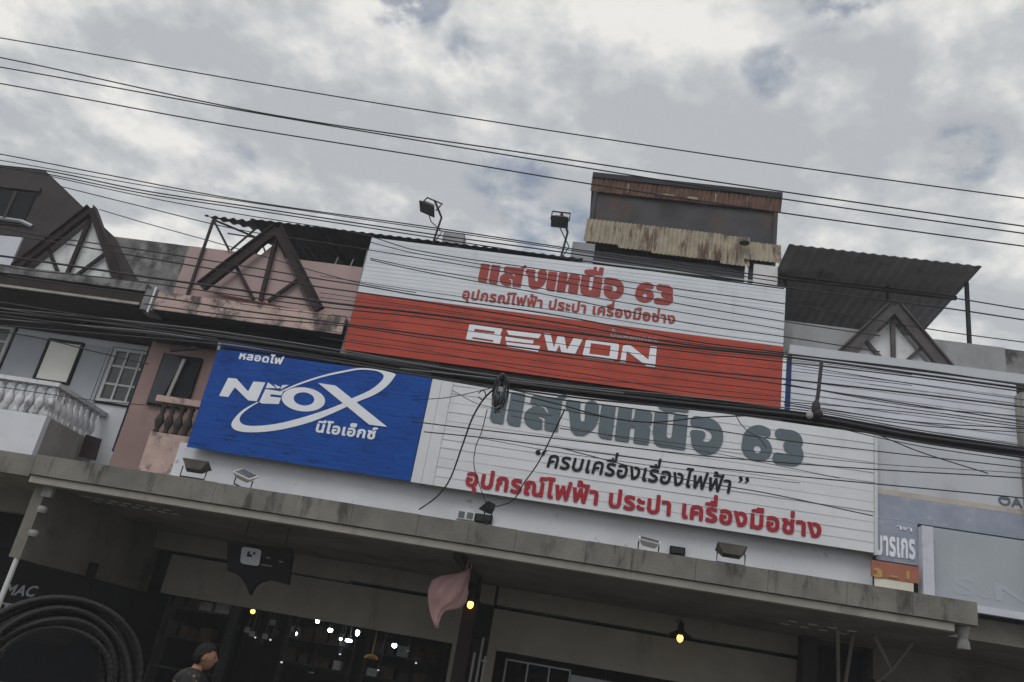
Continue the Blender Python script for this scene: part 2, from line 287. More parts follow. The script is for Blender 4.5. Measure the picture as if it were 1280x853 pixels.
# ------------------------------------------------------------------ lettering
GLYPHS = json.loads(r'''{"bold":{"ก":[0.646,[[58,-33,42,-17,38,0,39,208,53,272,81,312,80,320,34,346,28,400,36,448,60,496,90,529,138,562,242,593,314,595,378,586,434,567,474,544,530,482,553,416,557,0,548,-24,522,-38,426,-38,396,-16,388,392,376,416,355,432,290,446,234,437,203,416,290,369,303,336,289,272,274,258,226,245,206,216,199,-16,170,-38]]],"ค":[0.66,[[65,-34,49,-20,43,0,43,352,58,448,85,504,113,536,161,568,265,594,385,590,481,552,509,528,543,480,568,392,571,0,562,-24,537,-38,441,-38,424,-32,410,-16,403,384,389,416,370,432,305,446,257,439,225,416,211,384,208,328,297,340,369,335,388,304,385,214,361,193,265,186,221,160,209,120,207,-8,193,-30,169,-38]]],"ง":[0.583,[[152,-33,134,-8,-36,536,-36,560,-24,577,0,586,96,586,122,568,264,121,272,119,315,152,342,208,356,288,347,368,326,408,296,432,256,441,200,435,184,442,170,464,148,552,168,577,224,589,296,589,360,574,405,552,445,520,476,480,502,424,517,360,521,296,502,168,450,64,416,27,376,-2,328,-23,280,-34]]],"จ":[0.578,[[134,-36,110,-8,109,200,62,207,39,224,33,240,36,328,48,344,70,352,230,352,255,344,270,320,270,120,278,114,312,136,335,192,342,280,332,368,302,422,278,436,238,445,150,439,46,396,22,399,1,424,2,528,14,545,46,563,142,590,254,595,342,578,390,556,434,520,470,469,491,416,506,336,509,272,503,192,485,120,446,48,414,16,366,-13,262,-37]]],"ช":[0.596,[[214,-43,150,-23,110,2,82,30,54,80,40,142,43,286,64,342,124,438,118,443,70,430,46,442,16,526,21,550,46,571,94,587,150,592,198,585,230,570,259,542,286,468,337,478,347,502,351,558,371,582,494,582,510,566,515,542,505,462,476,406,497,358,504,310,503,126,489,70,446,8,394,-26,310,-47],[262,102,230,110,214,126,204,190,210,278,262,363,286,340,325,334,334,326,339,182,338,142,326,116,302,104]]],"ซ":[0.602,[[212,-42,156,-25,109,6,76,46,57,86,45,142,47,278,62,334,99,398,52,420,20,460,7,510,11,566,36,585,132,585,155,566,164,531,188,571,204,583,276,585,295,574,304,558,305,478,316,470,340,475,348,486,357,558,372,579,396,586,500,582,516,566,521,542,510,462,479,406,502,358,511,302,509,126,495,70,452,10,396,-26,308,-47],[268,101,236,109,220,124,209,182,213,278,268,358,292,340,332,334,341,326,346,206,344,142,334,118,308,105]]],"ณ":[0.955,[[146,-42,106,-27,77,-2,54,38,47,78,50,238,63,278,87,318,50,332,34,346,29,414,47,478,90,532,170,578,282,596,386,580,466,536,508,486,530,422,539,142,562,111,602,103,634,110,658,126,680,158,691,190,699,566,730,586,826,586,849,574,859,550,859,6,849,-26,826,-38,746,-38,730,-33,706,-11,642,-40,554,-47,498,-35,434,1,397,46,375,110,370,374,363,406,330,438,274,446,226,436,204,414,290,373,309,342,294,270,274,256,234,247,217,230,211,110,218,101,258,107,281,94,302,-2,287,-26,250,-41,194,-48]]],"ด":[0.662,[[212,-43,164,-29,116,0,75,46,50,94,31,166,22,270,28,358,44,430,65,478,100,525,140,556,180,576,236,590,300,596,364,593,428,579,476,556,522,518,548,479,566,430,573,366,572,-10,563,-26,540,-38,444,-38,414,-18,404,396,391,422,372,436,292,445,236,429,202,382,188,294,194,190,209,142,236,112,284,102,340,110,364,96,373,78,382,-2,368,-26,332,-41,276,-48]]],"ท":[0.655,[[68,-34,52,-20,46,0,46,544,52,568,76,585,148,586,172,576,188,551,268,588,356,595,420,585,484,555,537,496,563,416,566,0,557,-24,532,-38,436,-38,419,-32,405,-16,398,392,389,416,372,433,316,445,284,440,252,422,228,392,216,360,207,-16,180,-37]]],"น":[0.659,[[209,-42,153,-24,108,6,75,46,54,94,43,182,48,566,65,582,97,586,177,585,203,566,211,158,233,118,289,103,329,109,360,126,384,158,394,190,403,566,433,586,545,580,563,550,558,-18,529,-38,441,-37,409,-11,321,-44]]],"บ":[0.65,[[233,-43,185,-32,127,-2,83,46,56,102,43,198,48,566,65,582,97,586,177,585,203,566,212,158,222,134,241,115,305,102,345,108,369,119,393,166,401,566,433,586,537,583,553,571,561,550,561,198,554,126,535,70,481,2,417,-32,337,-47]]],"ป":[0.651,[[233,-43,185,-32,127,-2,83,46,56,102,43,198,44,558,57,577,81,586,177,585,201,570,208,550,208,198,214,150,233,120,257,108,305,102,353,110,382,134,395,182,398,758,425,782,537,780,555,766,561,742,561,198,545,94,503,22,441,-22,345,-46]]],"ฝ":[0.698,[[70,-34,54,-20,48,0,48,464,55,504,70,536,110,574,158,591,222,595,286,577,302,544,286,460,262,442,222,447,211,440,213,296,267,384,294,396,358,395,374,388,430,299,438,760,451,776,470,783,566,783,582,777,599,744,599,0,590,-24,566,-38,461,-32,326,187,190,-28,166,-38]]],"ฟ":[0.728,[[121,-35,99,-8,3,544,9,568,41,586,137,586,161,572,170,552,201,340,209,346,275,568,305,586,393,583,415,560,481,335,538,760,551,776,569,783,681,777,696,760,698,736,589,0,580,-24,545,-38,457,-38,434,-24,345,256,252,-24,225,-38]]],"ม":[0.66,[[289,-43,201,-8,185,-30,169,-37,81,-37,61,-26,52,-10,56,566,73,582,105,586,185,585,211,566,222,182,235,150,257,125,289,108,329,103,382,118,403,158,411,566,441,586,545,584,561,574,571,550,570,158,551,70,513,13,449,-30,369,-47]]],"ร":[0.534,[[152,-42,64,-21,10,6,3,38,37,126,72,139,168,109,256,103,312,121,321,150,310,166,280,184,112,251,48,301,23,342,11,382,10,430,21,478,40,512,72,545,112,569,168,587,296,595,416,570,440,557,455,534,456,446,440,420,416,413,336,438,256,447,194,438,174,414,208,386,384,314,448,263,474,222,486,174,484,118,470,70,424,8,360,-29,264,-47]]],"ล":[0.617,[[169,-43,89,-12,35,46,17,94,11,142,14,182,30,238,64,286,113,322,217,356,361,371,361,398,352,422,337,436,273,447,201,438,105,398,80,398,65,407,54,430,57,531,73,550,105,564,217,592,321,594,401,578,441,558,478,526,504,486,521,438,528,374,527,-10,518,-26,497,-37,401,-38,374,-26,364,-2,364,214,297,214,241,206,199,190,179,166,179,134,193,112,217,103,257,100,305,109,329,100,342,78,357,14,355,-10,337,-29,289,-43]]],"ว":[0.538,[[126,-43,62,-25,7,6,1,38,31,110,43,126,62,134,134,108,174,102,214,106,251,126,277,158,291,198,300,270,295,334,266,406,222,437,150,446,100,438,46,418,22,424,4,454,6,542,27,566,102,590,174,596,262,587,318,567,359,542,398,505,427,462,449,406,464,334,467,270,459,182,438,110,417,70,374,16,342,-9,302,-29,238,-45]]],"ห":[0.633,[[73,-34,57,-20,51,0,51,544,57,568,89,586,185,585,204,576,216,552,217,406,393,582,513,586,537,577,551,552,545,525,431,408,505,350,546,272,556,192,556,0,547,-24,513,-38,425,-38,400,-24,391,0,387,224,361,262,305,278,218,192,216,0,207,-24,177,-38]]],"อ":[0.62,[[212,-43,164,-30,111,-2,84,23,52,70,36,110,24,182,29,326,39,342,60,352,276,352,300,343,313,318,313,238,306,222,284,207,188,206,188,198,195,150,212,117,244,103,300,102,348,124,373,174,382,270,369,374,340,422,316,436,276,445,196,441,92,401,60,403,40,430,41,526,60,552,140,581,236,595,324,592,380,578,428,554,470,518,510,462,531,406,545,334,543,182,525,110,503,62,472,22,436,-8,388,-31,332,-44]]],"ะ":[0.384,[[103,31,39,63,7,112,5,184,20,224,39,242,63,245,151,228,166,208,167,172,303,172,332,152,336,56,319,32,295,26],[103,311,39,343,7,392,5,464,20,504,39,522,63,525,151,508,166,488,167,452,303,452,332,432,336,336,319,312,295,306]]],"ั":[0.046,[[-267,602,-331,633,-352,659,-366,691,-368,731,-360,771,-344,803,-323,816,-219,798,-204,779,-203,742,45,741,68,731,78,715,79,627,69,608,53,599]]],"า":[0.452,[[218,-33,202,-17,198,0,193,424,170,442,122,445,82,438,10,410,-14,419,-27,440,-28,528,-22,548,2,566,58,585,170,596,258,579,320,536,356,464,363,400,362,-8,354,-25,330,-38]]],"ี":[0.0,[[-530,601,-551,627,-548,691,-530,708,-458,740,-218,744,-210,747,-206,803,-178,825,-82,825,-54,803,-51,635,-58,613,-74,600]]],"ื":[0.0,[[-530,601,-551,627,-552,675,-542,699,-450,743,-346,747,-345,795,-322,822,-226,824,-194,807,-170,824,-90,825,-69,819,-55,803,-51,635,-58,613,-74,600]]],"ุ":[0.0,[[-187,-294,-206,-269,-209,-173,-234,-165,-247,-149,-257,-69,-244,-45,-227,-37,-171,-27,-131,-28,-83,-51,-57,-93,-53,-269,-61,-285,-83,-298]]],"เ":[0.341,[[160,-43,120,-27,90,-2,70,30,60,70,58,550,68,574,88,585,192,585,213,574,222,558,223,102,272,107,294,94,315,6,304,-22,272,-38,216,-48]]],"โ":[0.354,[[177,-43,113,-12,78,46,72,94,70,670,49,707,-7,722,-22,734,-29,798,-15,823,73,863,361,862,377,853,388,830,388,750,377,729,353,718,225,718,223,710,237,630,237,110,241,101,289,107,308,94,328,-2,313,-26,273,-42,225,-48]]],"ไ":[0.35,[[179,-44,139,-30,111,-10,87,22,75,62,72,630,84,710,83,718,-21,719,-45,736,-50,766,-26,838,-16,854,3,863,299,863,318,854,330,830,327,742,307,721,275,716,251,702,240,678,237,638,237,110,243,101,291,106,308,94,328,-2,315,-24,275,-41,227,-48]]],"็":[0.0,[[-351,587,-423,612,-455,641,-475,676,-484,716,-483,764,-470,804,-447,838,-407,867,-351,883,-95,884,-71,870,-62,844,-62,780,-70,756,-62,740,-62,700,-71,660,-95,620,-127,597,-175,583,-231,587,-279,610,-311,587],[-207,719,-215,748,-199,748],[-335,727,-337,740,-327,747,-320,740]]],"่":[0.0,[[-194,601,-210,615,-216,635,-214,859,-186,883,-74,880,-52,851,-56,619,-82,598]]],"้":[0.0,[[-384,601,-405,627,-406,683,-392,708,-360,723,-384,747,-406,819,-392,843,-344,869,-280,878,-224,865,-193,843,-175,819,-160,744,-48,742,-21,715,-21,627,-32,607,-48,598]]],"์":[0.0,[[-269,572,-285,586,-298,614,-307,678,-294,726,-261,763,-221,782,-181,788,-21,789,3,774,11,750,11,678,-5,651,-21,644,-141,642,-140,606,-157,585,-245,569]]]},"hand":{"ค":[0.639,[[73,-19,60,0,62,384,75,448,100,496,121,520,169,553,265,577,385,572,473,537,528,472,551,392,552,-8,529,-21,441,-21,425,-8,418,392,404,424,385,443,345,459,305,463,249,454,210,424,193,376,191,296,265,320,361,320,371,304,369,221,353,208,251,200,209,173,193,128,191,0,183,-16]]],"ง":[0.562,[[160,-18,149,0,-21,544,-8,567,88,569,107,560,256,99,307,120,349,176,371,264,368,352,347,408,312,443,272,457,208,451,192,458,165,536,168,555,200,568,256,574,320,568,370,552,408,529,444,496,472,453,492,400,503,320,497,216,472,136,428,64,376,18,320,-8,248,-20]]],"บ":[0.629,[[241,-27,193,-16,137,12,98,54,74,102,60,198,63,558,73,567,97,569,169,569,188,558,195,158,207,126,229,102,265,88,305,85,353,92,377,104,397,126,409,158,416,558,433,569,529,568,544,550,544,198,538,134,520,78,469,14,409,-17,337,-30]]],"ฟ":[0.707,[[129,-20,115,0,20,544,24,560,57,569,137,568,149,560,201,254,290,560,305,569,393,563,489,255,553,752,569,766,673,762,681,737,569,-10,553,-21,465,-21,444,-8,345,316,241,-10,225,-21]]],"ร":[0.513,[[160,-26,80,-8,24,16,21,38,54,118,72,121,184,89,264,87,325,110,338,134,336,158,304,191,136,258,64,309,41,342,29,382,27,430,40,478,60,510,88,536,168,570,296,578,408,555,432,542,439,526,438,446,424,431,320,459,240,464,176,447,160,430,157,414,162,398,184,380,360,308,433,254,459,214,468,174,467,118,455,78,416,23,352,-14,264,-30]]],"อ":[0.599,[[220,-27,172,-15,124,10,93,38,67,78,41,182,44,318,52,330,68,335,276,335,292,326,296,246,290,230,276,223,172,223,170,206,180,142,203,102,244,85,300,85,356,108,388,166,399,270,387,374,372,410,348,438,284,461,188,456,84,416,68,418,57,438,58,526,92,549,172,571,252,579,324,574,372,562,420,539,468,495,495,454,516,398,529,326,525,182,510,118,488,70,428,8,380,-16,332,-27]]],"า":[0.431,[[226,-18,215,0,211,424,186,455,138,463,82,456,18,429,-3,432,-11,448,-9,536,34,560,138,579,234,569,298,534,336,472,346,400,344,-8,330,-20]]],"ื":[0.0,[[-522,616,-535,635,-530,687,-442,727,-330,729,-327,795,-314,807,-221,803,-213,787,-213,731,-202,727,-183,731,-183,787,-170,806,-90,808,-70,795,-68,635,-82,615]]],"เ":[0.32,[[168,-27,136,-17,105,6,88,30,77,70,75,550,80,561,96,569,184,569,203,558,207,94,216,85,264,91,280,84,298,6,288,-13,256,-25]]],"ไ":[0.329,[[179,-26,139,-10,115,11,99,38,90,78,89,638,97,694,115,734,-13,735,-29,742,-32,766,-11,830,3,846,291,847,313,830,312,750,299,736,259,728,235,710,223,678,220,638,221,94,235,84,275,91,292,86,311,-2,299,-14,259,-27]]],"่":[0.0,[[-186,616,-199,635,-198,851,-178,867,-82,865,-69,843,-71,627,-90,614]]],"้":[0.0,[[-376,616,-389,635,-385,691,-320,717,-299,739,-304,749,-344,738,-360,742,-386,803,-384,828,-336,854,-272,860,-216,841,-183,795,-182,731,-176,726,-56,726,-37,707,-39,627,-56,614]]]},"latin":{".":[0.243,[[89,-26,65,-15,41,9,32,31,32,71,43,95,67,119,89,128,129,128,153,117,177,93,186,71,186,31,175,7,151,-17,129,-26]]],"A":[0.691,[[-8,-18,-18,-8,-18,8,276,696,288,705,370,704,383,688,682,16,685,-8,664,-20,555,-16,464,178,208,181,197,176,112,-16],[256,311,328,482,404,312]]],"C":[0.732,[[392,-26,296,-13,200,29,120,95,67,175,37,255,28,335,41,431,76,519,144,607,216,659,312,698,456,710,576,686,672,647,673,519,648,512,536,563,456,579,352,573,296,551,240,511,202,463,178,407,170,343,178,271,202,215,240,167,288,133,352,109,424,101,496,109,576,134,656,177,672,176,683,159,683,47,672,33,640,18,560,-11,472,-26]]],"M":[0.805,[[65,-18,53,0,53,680,59,696,73,702,177,698,393,436,604,696,681,702,723,696,729,680,729,0,721,-16,609,-20,593,-8,591,456,585,469,416,256,385,247,366,256,193,474,189,-8,169,-20]]],"N":[0.805,[[66,-18,54,0,54,680,60,696,122,702,166,696,586,216,594,216,594,208,595,688,610,702,706,702,720,696,726,680,722,-12,706,-20,610,-16,194,462,186,456,184,-8,170,-20]]],"O":[0.847,[[381,-26,301,-16,206,23,126,87,72,159,40,239,25,343,38,439,71,519,133,603,205,658,301,697,413,711,525,696,613,661,693,601,753,519,785,439,798,343,786,247,755,167,693,82,616,23,525,-14,413,-29],[397,103,341,110,293,130,237,169,200,215,176,271,166,343,175,407,197,462,237,514,285,549,341,572,413,581,477,573,533,551,589,511,625,463,645,415,657,343,649,279,627,223,584,167,541,135,482,111]]],"Q":[0.847,[[637,-155,541,-135,477,-110,325,-20,237,10,173,47,114,101,65,173,35,253,25,341,39,445,82,541,134,605,213,662,317,700,421,711,525,698,613,662,685,609,751,525,787,437,800,341,790,253,763,181,717,109,659,53,554,-3,653,-32,757,-30,772,-43,773,-57,677,-156],[357,108,277,135,229,173,194,221,172,285,166,341,173,395,189,445,219,493,269,540,333,570,413,580,485,572,541,549,583,517,628,461,651,397,658,341,651,277,628,221,597,179,541,133,479,109,421,101]]],"S":[0.482,[[184,-25,96,0,31,39,24,55,29,191,40,198,56,194,136,123,216,100,280,113,305,135,313,167,296,215,248,258,104,353,47,415,21,503,26,559,55,623,82,655,128,686,184,705,280,709,352,690,415,655,414,519,392,513,312,567,240,583,176,566,156,543,154,519,176,473,360,350,421,279,446,175,440,127,416,67,384,28,344,-2,288,-23]]],"T":[0.628,[[249,-20,233,0,233,568,225,574,9,576,-3,592,-2,688,17,702,593,701,607,680,607,592,595,576,377,574,371,568,371,0,353,-20]]]},"heavy":{"เ":[0.56,[[150,6,94,30,52,65,22,108,3,164,1,962,20,990,52,1000,444,998,472,977,480,948,477,24,444,0]]],"ส":[1.28,[[374,-5,276,15,178,56,102,108,39,178,4,248,-10,332,0,402,38,481,108,557,220,626,188,640,187,654,416,684,598,648,710,526,738,530,752,547,754,570,652,696,626,714,416,755,178,725,136,707,120,752,120,864,128,906,150,947,192,982,248,999,948,1001,1158,1168,1200,1180,1242,1168,1267,1144,1278,1116,1270,1061,1138,948,1160,906,1157,24,1144,8,1116,0,766,0,738,7,711,38,669,360,640,375,500,395,468,374,468,346,480,332,608,304,642,24,514,-7]]],"ง":[1.16,[[500,-19,416,3,280,122,122,714,38,721,3,752,1,962,20,990,52,1000,444,1000,479,990,496,738,556,458,584,416,626,405,668,426,685,472,670,556,688,612,651,654,640,696,630,864,648,948,696,1017,766,1063,850,1080,934,1063,1065,976,1098,920,1100,780,1136,640,1139,584,1128,528,1046,303,991,220,766,27,696,3]]],"ห":[1.18,[[24,7,7,24,0,52,0,948,20,990,52,1000,402,1000,444,986,455,962,460,640,472,620,504,626,500,682,542,724,545,948,584,981,654,1000,976,999,1032,983,1078,948,1106,906,1118,864,1120,668,1102,586,1060,569,1045,542,1057,514,1098,500,1100,486,1099,52,1074,11,1032,0,654,0,626,11,601,52,600,444,472,450,460,430,460,52,444,14,402,0,52,0]]],"น":[1.18,[[220,8,136,48,80,108,45,192,38,296,12,318,0,346,0,948,10,980,52,1000,388,1000,430,980,440,948,446,346,472,298,528,275,584,294,614,346,620,948,627,976,668,1000,1032,1000,1060,990,1080,948,1080,52,1073,24,1032,0,668,0,640,10,570,0,276,0]]],"ื":[0,[[360,1046,248,1071,150,1106,118,1130,100,1172,100,1242,113,1284,136,1307,374,1356,542,1354,550,1368,550,1494,556,1508,584,1520,696,1519,710,1512,720,1494,720,1326,836,1321,840,1494,850,1512,878,1520,1046,1520,1074,1508,1080,1172,1071,1144,1046,1115,1004,1100,724,1100,615,1060,514,1043]]],"อ":[1.02,[[430,-32,304,5,220,53,98,164,68,234,40,430,2,500,7,556,24,585,52,608,80,618,150,622,164,634,402,629,472,589,500,528,488,472,414,374,412,360,458,333,528,321,609,346,668,401,696,472,689,556,654,617,612,652,556,674,500,680,416,722,38,728,7,766,-12,808,-20,850,-14,906,3,948,36,990,108,1032,164,1040,584,1036,714,1004,822,948,919,864,990,766,1038,654,1059,528,1051,402,1017,290,948,172,858,80,780,27,682,-14,542,-40]]],"6":[1.04,[[402,-5,290,20,189,66,108,126,44,206,13,276,0,346,26,626,55,710,112,808,190,892,276,954,374,999,486,1025,598,1029,710,1010,822,966,872,920,892,878,898,836,892,794,872,752,822,705,682,742,566,724,486,697,481,668,500,658,682,696,738,675,831,612,898,542,943,458,960,374,947,276,916,206,875,150,814,94,746,52,668,20,584,-1,500,-10],[458,219,420,248,396,290,390,332,398,374,416,407,444,433,486,449,528,446,570,422,596,388,609,346,604,290,580,248,542,219,500,210]]],"3":[0.94,[[66,-6,24,9,-14,38,-44,80,-58,122,-50,206,-26,248,10,282,52,303,94,310,500,310,553,318,542,332,388,349,318,397,269,486,261,556,285,626,346,682,332,690,122,691,80,702,42,724,4,766,-18,822,-18,878,4,934,63,990,136,1010,514,1009,612,995,710,952,795,878,837,808,851,766,858,668,815,542,872,458,899,332,885,234,836,141,739,52,626,3,528,-10]]]}}''')
def fill_loops(loops, Y, depth):
    """closed outlines in x, z -> solid letters standing depth proud of y = Y"""
    cu = bpy.data.curves.new('letters', 'CURVE'); cu.dimensions = '2D'; cu.fill_mode = 'BOTH'; cu.extrude = depth/2
    for lp in loops:
        sp = cu.splines.new('POLY'); sp.points.add(len(lp)-1); sp.use_cyclic_u = True
        for q, (x, z) in zip(sp.points, lp): q.co = (x, z, 0, 1)
    ob = bpy.data.objects.new('letters', cu); col.objects.link(ob)
    dg = bpy.context.evaluated_depsgraph_get(); dg.update()
    me = bpy.data.meshes.new_from_object(ob.evaluated_get(dg))
    me.materials.clear()
    bpy.data.objects.remove(ob); bpy.data.curves.remove(cu)
    me.transform(Matrix(((1, 0, 0, 0), (0, 0, -1, Y-depth/2), (0, 1, 0, 0), (0, 0, 0, 1))))
    return me
GL, WORDS = [], []
UPPER, TONE, LOW = 'ิีืั็', '่้๋์', 'ุ'
def layout(s, style):
    g = GLYPHS[style]; pen = 0; res = []; prev = ''; last_adv = 0; GL.clear(); WORDS.clear(); WORDS.append([0, 0])
    for ch in s:
        if ch == ' ': WORDS.append([0, 0]); pen += .30 if style != 'heavy' else .62; prev = ''; continue
        if ch == 'แ' and style == 'heavy': seq = 'เเ'
        else: seq = ch
        for c in seq:
            adv, loops = g[c]; dx, dy = pen, 0
            if c in UPPER+TONE+LOW:
                adv = 0
                if style == 'heavy': dx = pen-last_adv
                else:
                    if base in 'ปฟฝ' and c not in LOW: dx -= .13
                    if c in TONE and prev in UPPER: dy = .20
                    if style == 'bold': dx -= .03
                    if style == 'bold' and c in UPPER+TONE: dy += .04
            else: base = c; last_adv = adv
            for lp in loops: res.append([(lp[i]/1000+dx, lp[i+1]/1000+dy) for i in range(0, len(lp), 2)])
            GL.append(len(loops)); WORDS[-1][1] += 1
            pen += adv; prev = c
    return res
def text(name, s, style, p0, p1, xh, Y, depth, m, parent, shear=0):
    """s set on the baseline from photo point p0 to p1, with xh the letters' height in metres"""
    a, b = at(*p0, Y), at(*p1, Y); L = layout(s, style)
    xs = [q[0] for lp in L for q in lp]; x0, x1 = min(xs), max(xs); em = {'heavy': 1.0, 'latin': .73}.get(style, .56)
    kx = (b.x-a.x)/(x1-x0); kz = xh/em; sl_ = (b.z-a.z)/(b.x-a.x)
    loops = [[(a.x+(x-x0)*kx+shear*z*kz, a.z+z*kz+(x-x0)*kx*sl_) for x, z in lp] for lp in L]
    words = []; k = 0
    for w, cnt in WORDS:
        bm = bmesh.new()
        for g in range(cnt):                                    # every glyph filled on its own, neighbours a hair apart in depth
            n = GL[k]; me = fill_loops(loops[:n], Y-.0006*(k % 3), depth); loops = loops[n:]; k += 1
            bm.from_mesh(me); bpy.data.meshes.remove(me)
        me = bpy.data.meshes.new(name); bm.to_mesh(me); bm.free()
        words.append(link(name, me, m, parent))
    return words
# ------------------------------------------------------------------ ground
def struct(name, mb, m): return tag(mb.build(name, m), kind='structure')
struct('ground', MB().box(-400, 400, -400, 400, -1, -.02), M['asphalt'])
struct('road', MB().box(-80, 80, -17, -4.2, -.5, 0), M['asphalt'])
mk = MB()
for k in range(-8, 9): mk.box(k*6, k*6+3, -10.6, -10.45, .004, .008)
struct('road_markings', mk, M['paint'])
struct('pavement', MB().box(-80, 80, -4.0, 2.8, -.5, .15), M['pave'])
struct('kerb', MB().box(-80, 80, -4.2, -4.0, -.5, .13), M['concrete'])

# ------------------------------------------------------------------ thin volume added to lift the blacks as a dirty pane does
hz = bpy.data.materials.new('added_veil'); hz.use_nodes = True; hz.node_tree.nodes.clear()
ho_ = N(hz.node_tree, 'ShaderNodeOutputMaterial'); hv = N(hz.node_tree, 'ShaderNodeVolumePrincipled')
hv.inputs['Color'].default_value = (.93, .94, .96, 1); hv.inputs['Density'].default_value = .0022; hv.inputs['Anisotropy'].default_value = .2
hz.node_tree.links.new(hv.outputs[0], ho_.inputs['Volume'])
tag(MB().box(-60, 60, -40, 30, -2, 16).build('added_veil', hz), kind='stuff')
# ------------------------------------------------------------------ shophouses
PARTY = [-16, -8.29, -4.56, 2.9, 6.75, 12]
LEDGE0, LEDGE1, PAR = 6.68, 7.01, 8.24
def gable(root, apex, left, right, m_frame, m_panel, wbar=.20, full=True):
    """triangular timber gable standing on the ledge: raking boards, king post, two struts, a backing panel"""
    A, Lf, Rt = Vector(apex), Vector(left), Vector(right)
    fr = MB(); Yf = -.10
    c = lambda v, y: (v.x, y, v.z)
    fr.bar(c(Lf, Yf), c(A, Yf), wbar, .10); fr.bar(c(Rt, Yf+.002), c(A, Yf+.002), wbar, .098)
    for s, f in ((Lf, 1), (Rt, -1)):                       # lighter capping on the upper edges
        d = (A-s).normalized(); nrm = Vector((-d.z*f, 0, d.x*f)); nrm = nrm if nrm.z > 0 else -nrm
        fr.bar(Vector(c(s, Yf-.02))+nrm*(wbar/2+.01), Vector(c(A, Yf-.02))+nrm*(wbar/2+.01), .028, .15)
    g = fr.build('gable_frame', m_frame, root)
    base = (Lf+Rt)/2
    MB().bar((base.x, Yf+.06, base.z), (A.x, Yf+.06, A.z-.12), .07, .06).build('king_post', m_frame, root)
    for s in (Lf, Rt):
        mid = s.lerp(A, .42); MB().bar((base.x + (s.x-base.x)*.12, Yf+.07, base.z), (mid.x, Yf+.07, mid.z), .06, .05).build('strut', m_frame, root)
    MB().prism([(Lf.x+.18, Lf.z), (Rt.x-.18, Rt.z), (A.x, A.z-.2)], .03, .10).build('gable_panel', m_panel, root)

# ---- pale blue house
HA = thing('shophouse', (-12, 0, 0), 'pale blue shophouse at far left with white balustrade balcony and dark brown upper gable', 'house', 'row of shophouses')
MB().box(-16, -8.30, 1.0, 9, 3.64, 6.6).build('second_floor_wall', M['paleblue'], HA)
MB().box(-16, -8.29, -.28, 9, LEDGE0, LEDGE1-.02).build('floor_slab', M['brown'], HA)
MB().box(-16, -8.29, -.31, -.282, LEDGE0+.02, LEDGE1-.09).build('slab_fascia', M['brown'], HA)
MB().box(-16, -8.29, -.34, .10, LEDGE1-.018, LEDGE1+.14).build('ledge', M['mould'], HA)
MB().box(-9.9, -8.29, .15, .35, LEDGE1, PAR).build('parapet', M['mould'], HA)
MB().box(-16, -8.31, -.352, -.30, LEDGE0+.03, LEDGE0+.075).build('drip_edge', M['greycem'], HA)
MB().prism(px([(-60, 200), (0, 207), (55, 213), (105, 262), (143, 296), (158, 325), (174, 354), (-60, 354)], .11), .11, .148).build('steep_cladding', M['attic'], HA)
MB().box(-16, -8.33, .85, .998, 6.42, 6.67).build('beam', M['attic'], HA)
MB().box(-16, -8.30, .36, 9, 7.9, 8.0).build('roof_slab', M['cement'], HA)
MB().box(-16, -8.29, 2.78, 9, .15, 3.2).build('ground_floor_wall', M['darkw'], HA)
gable(HA, at(115, 262, -.1), at(14, 341, -.1), at(147, 350, -.1), M['brown'], M['gablew'], .125)
# steep clad roof behind its gable
ro = MB().prism([(-12.75, 7.02), (-12.75, 9.64), (-11.70, 9.62), (-9.68, 8.30), (-9.30, 7.35), (-9.2, 7.02)], .356, 4).build('steep_roof', M['attic'], HA)
MB().box(-12.9, -11.46, .085, .108, 8.18, 8.92).build('attic_opening', M['darkw'], HA)
MB().box(-12.9, -11.4, .05, .105, 8.97, 9.06).build('purlin', M['attic'], HA)
MB().box(-11.90, -11.84, .05, .083, 8.3, 8.92).build('post', M['attic'], HA)
MB().tube([(-13, .1, 8.32), (-11.5, .1, 8.28), (-11.25, .1, 8.2)], .05).build('gutter_pipe', M['galv'], HA)
MB().prism(px([(-30, 292), (28, 297), (4, 352), (-30, 348)], -.2), -.2, -.16).build('hanging_sheet', M['lav'], HA)
def window(root, x0, x1, z0, z1, y, cols=2, rows=3, pm='pane'):
    f = MB(); w = .06
    f.box(x0, x1, y-.07, y, z0, z0+w); f.box(x0, x1, y-.07, y, z1-w, z1); f.box(x0, x0+w, y-.07, y, z0+w, z1-w); f.box(x1-w, x1, y-.07, y, z0+w, z1-w)
    for k in range(1, cols): xx = x0+(x1-x0)*k/cols; f.box(xx-.02, xx+.02, y-.06, y-.005, z0+w, z1-w)
    for k in range(1, rows): zz = z0+(z1-z0)*k/rows; f.box(x0+w, x1-w, y-.055, y-.004, zz-.02, zz+.02)
    e = .028
    o = MB().box(x0-e, x1+e, y-.03, y+.0, z0-e, z0).box(x0-e, x1+e, y-.03, y, z1, z1+e).box(x0-e, x0, y-.03, y, z0, z1).box(x1, x1+e, y-.03, y, z0, z1).build('window', M['dark'], root)
    f.build('window_frame', M['frame'], o)
    MB().box(x0+.03, x1-.03, y-.03, y-.012, z0+.03, z1-.03).build('pane', M[pm], o)
    return o
window(HA, -9.26, -8.40, 5.20, 6.28, .996, cols=3)
window(HA, -12.05, -11.40, 5.45, 6.40, .996)
o = MB().box(-10.64, -10.60, .93, .997, 5.43, 6.29).box(-9.95, -9.91, .93, .997, 5.43, 6.29).box(-10.60, -9.95, .93, .997, 6.24, 6.29).box(-10.60, -9.95, .93, .997, 5.43, 5.46).build('window', M['dark'], HA)
tag(MB().box(-10.59, -9.96, .955, .985, 5.47, 6.235).build('blind', M['cream'], o), 'drawn cream blind filling the window')
MB().box(-11.36, -10.66, .975, .998, 5.36, 6.30).build('wall_panel', M['bluepanel'], HA)
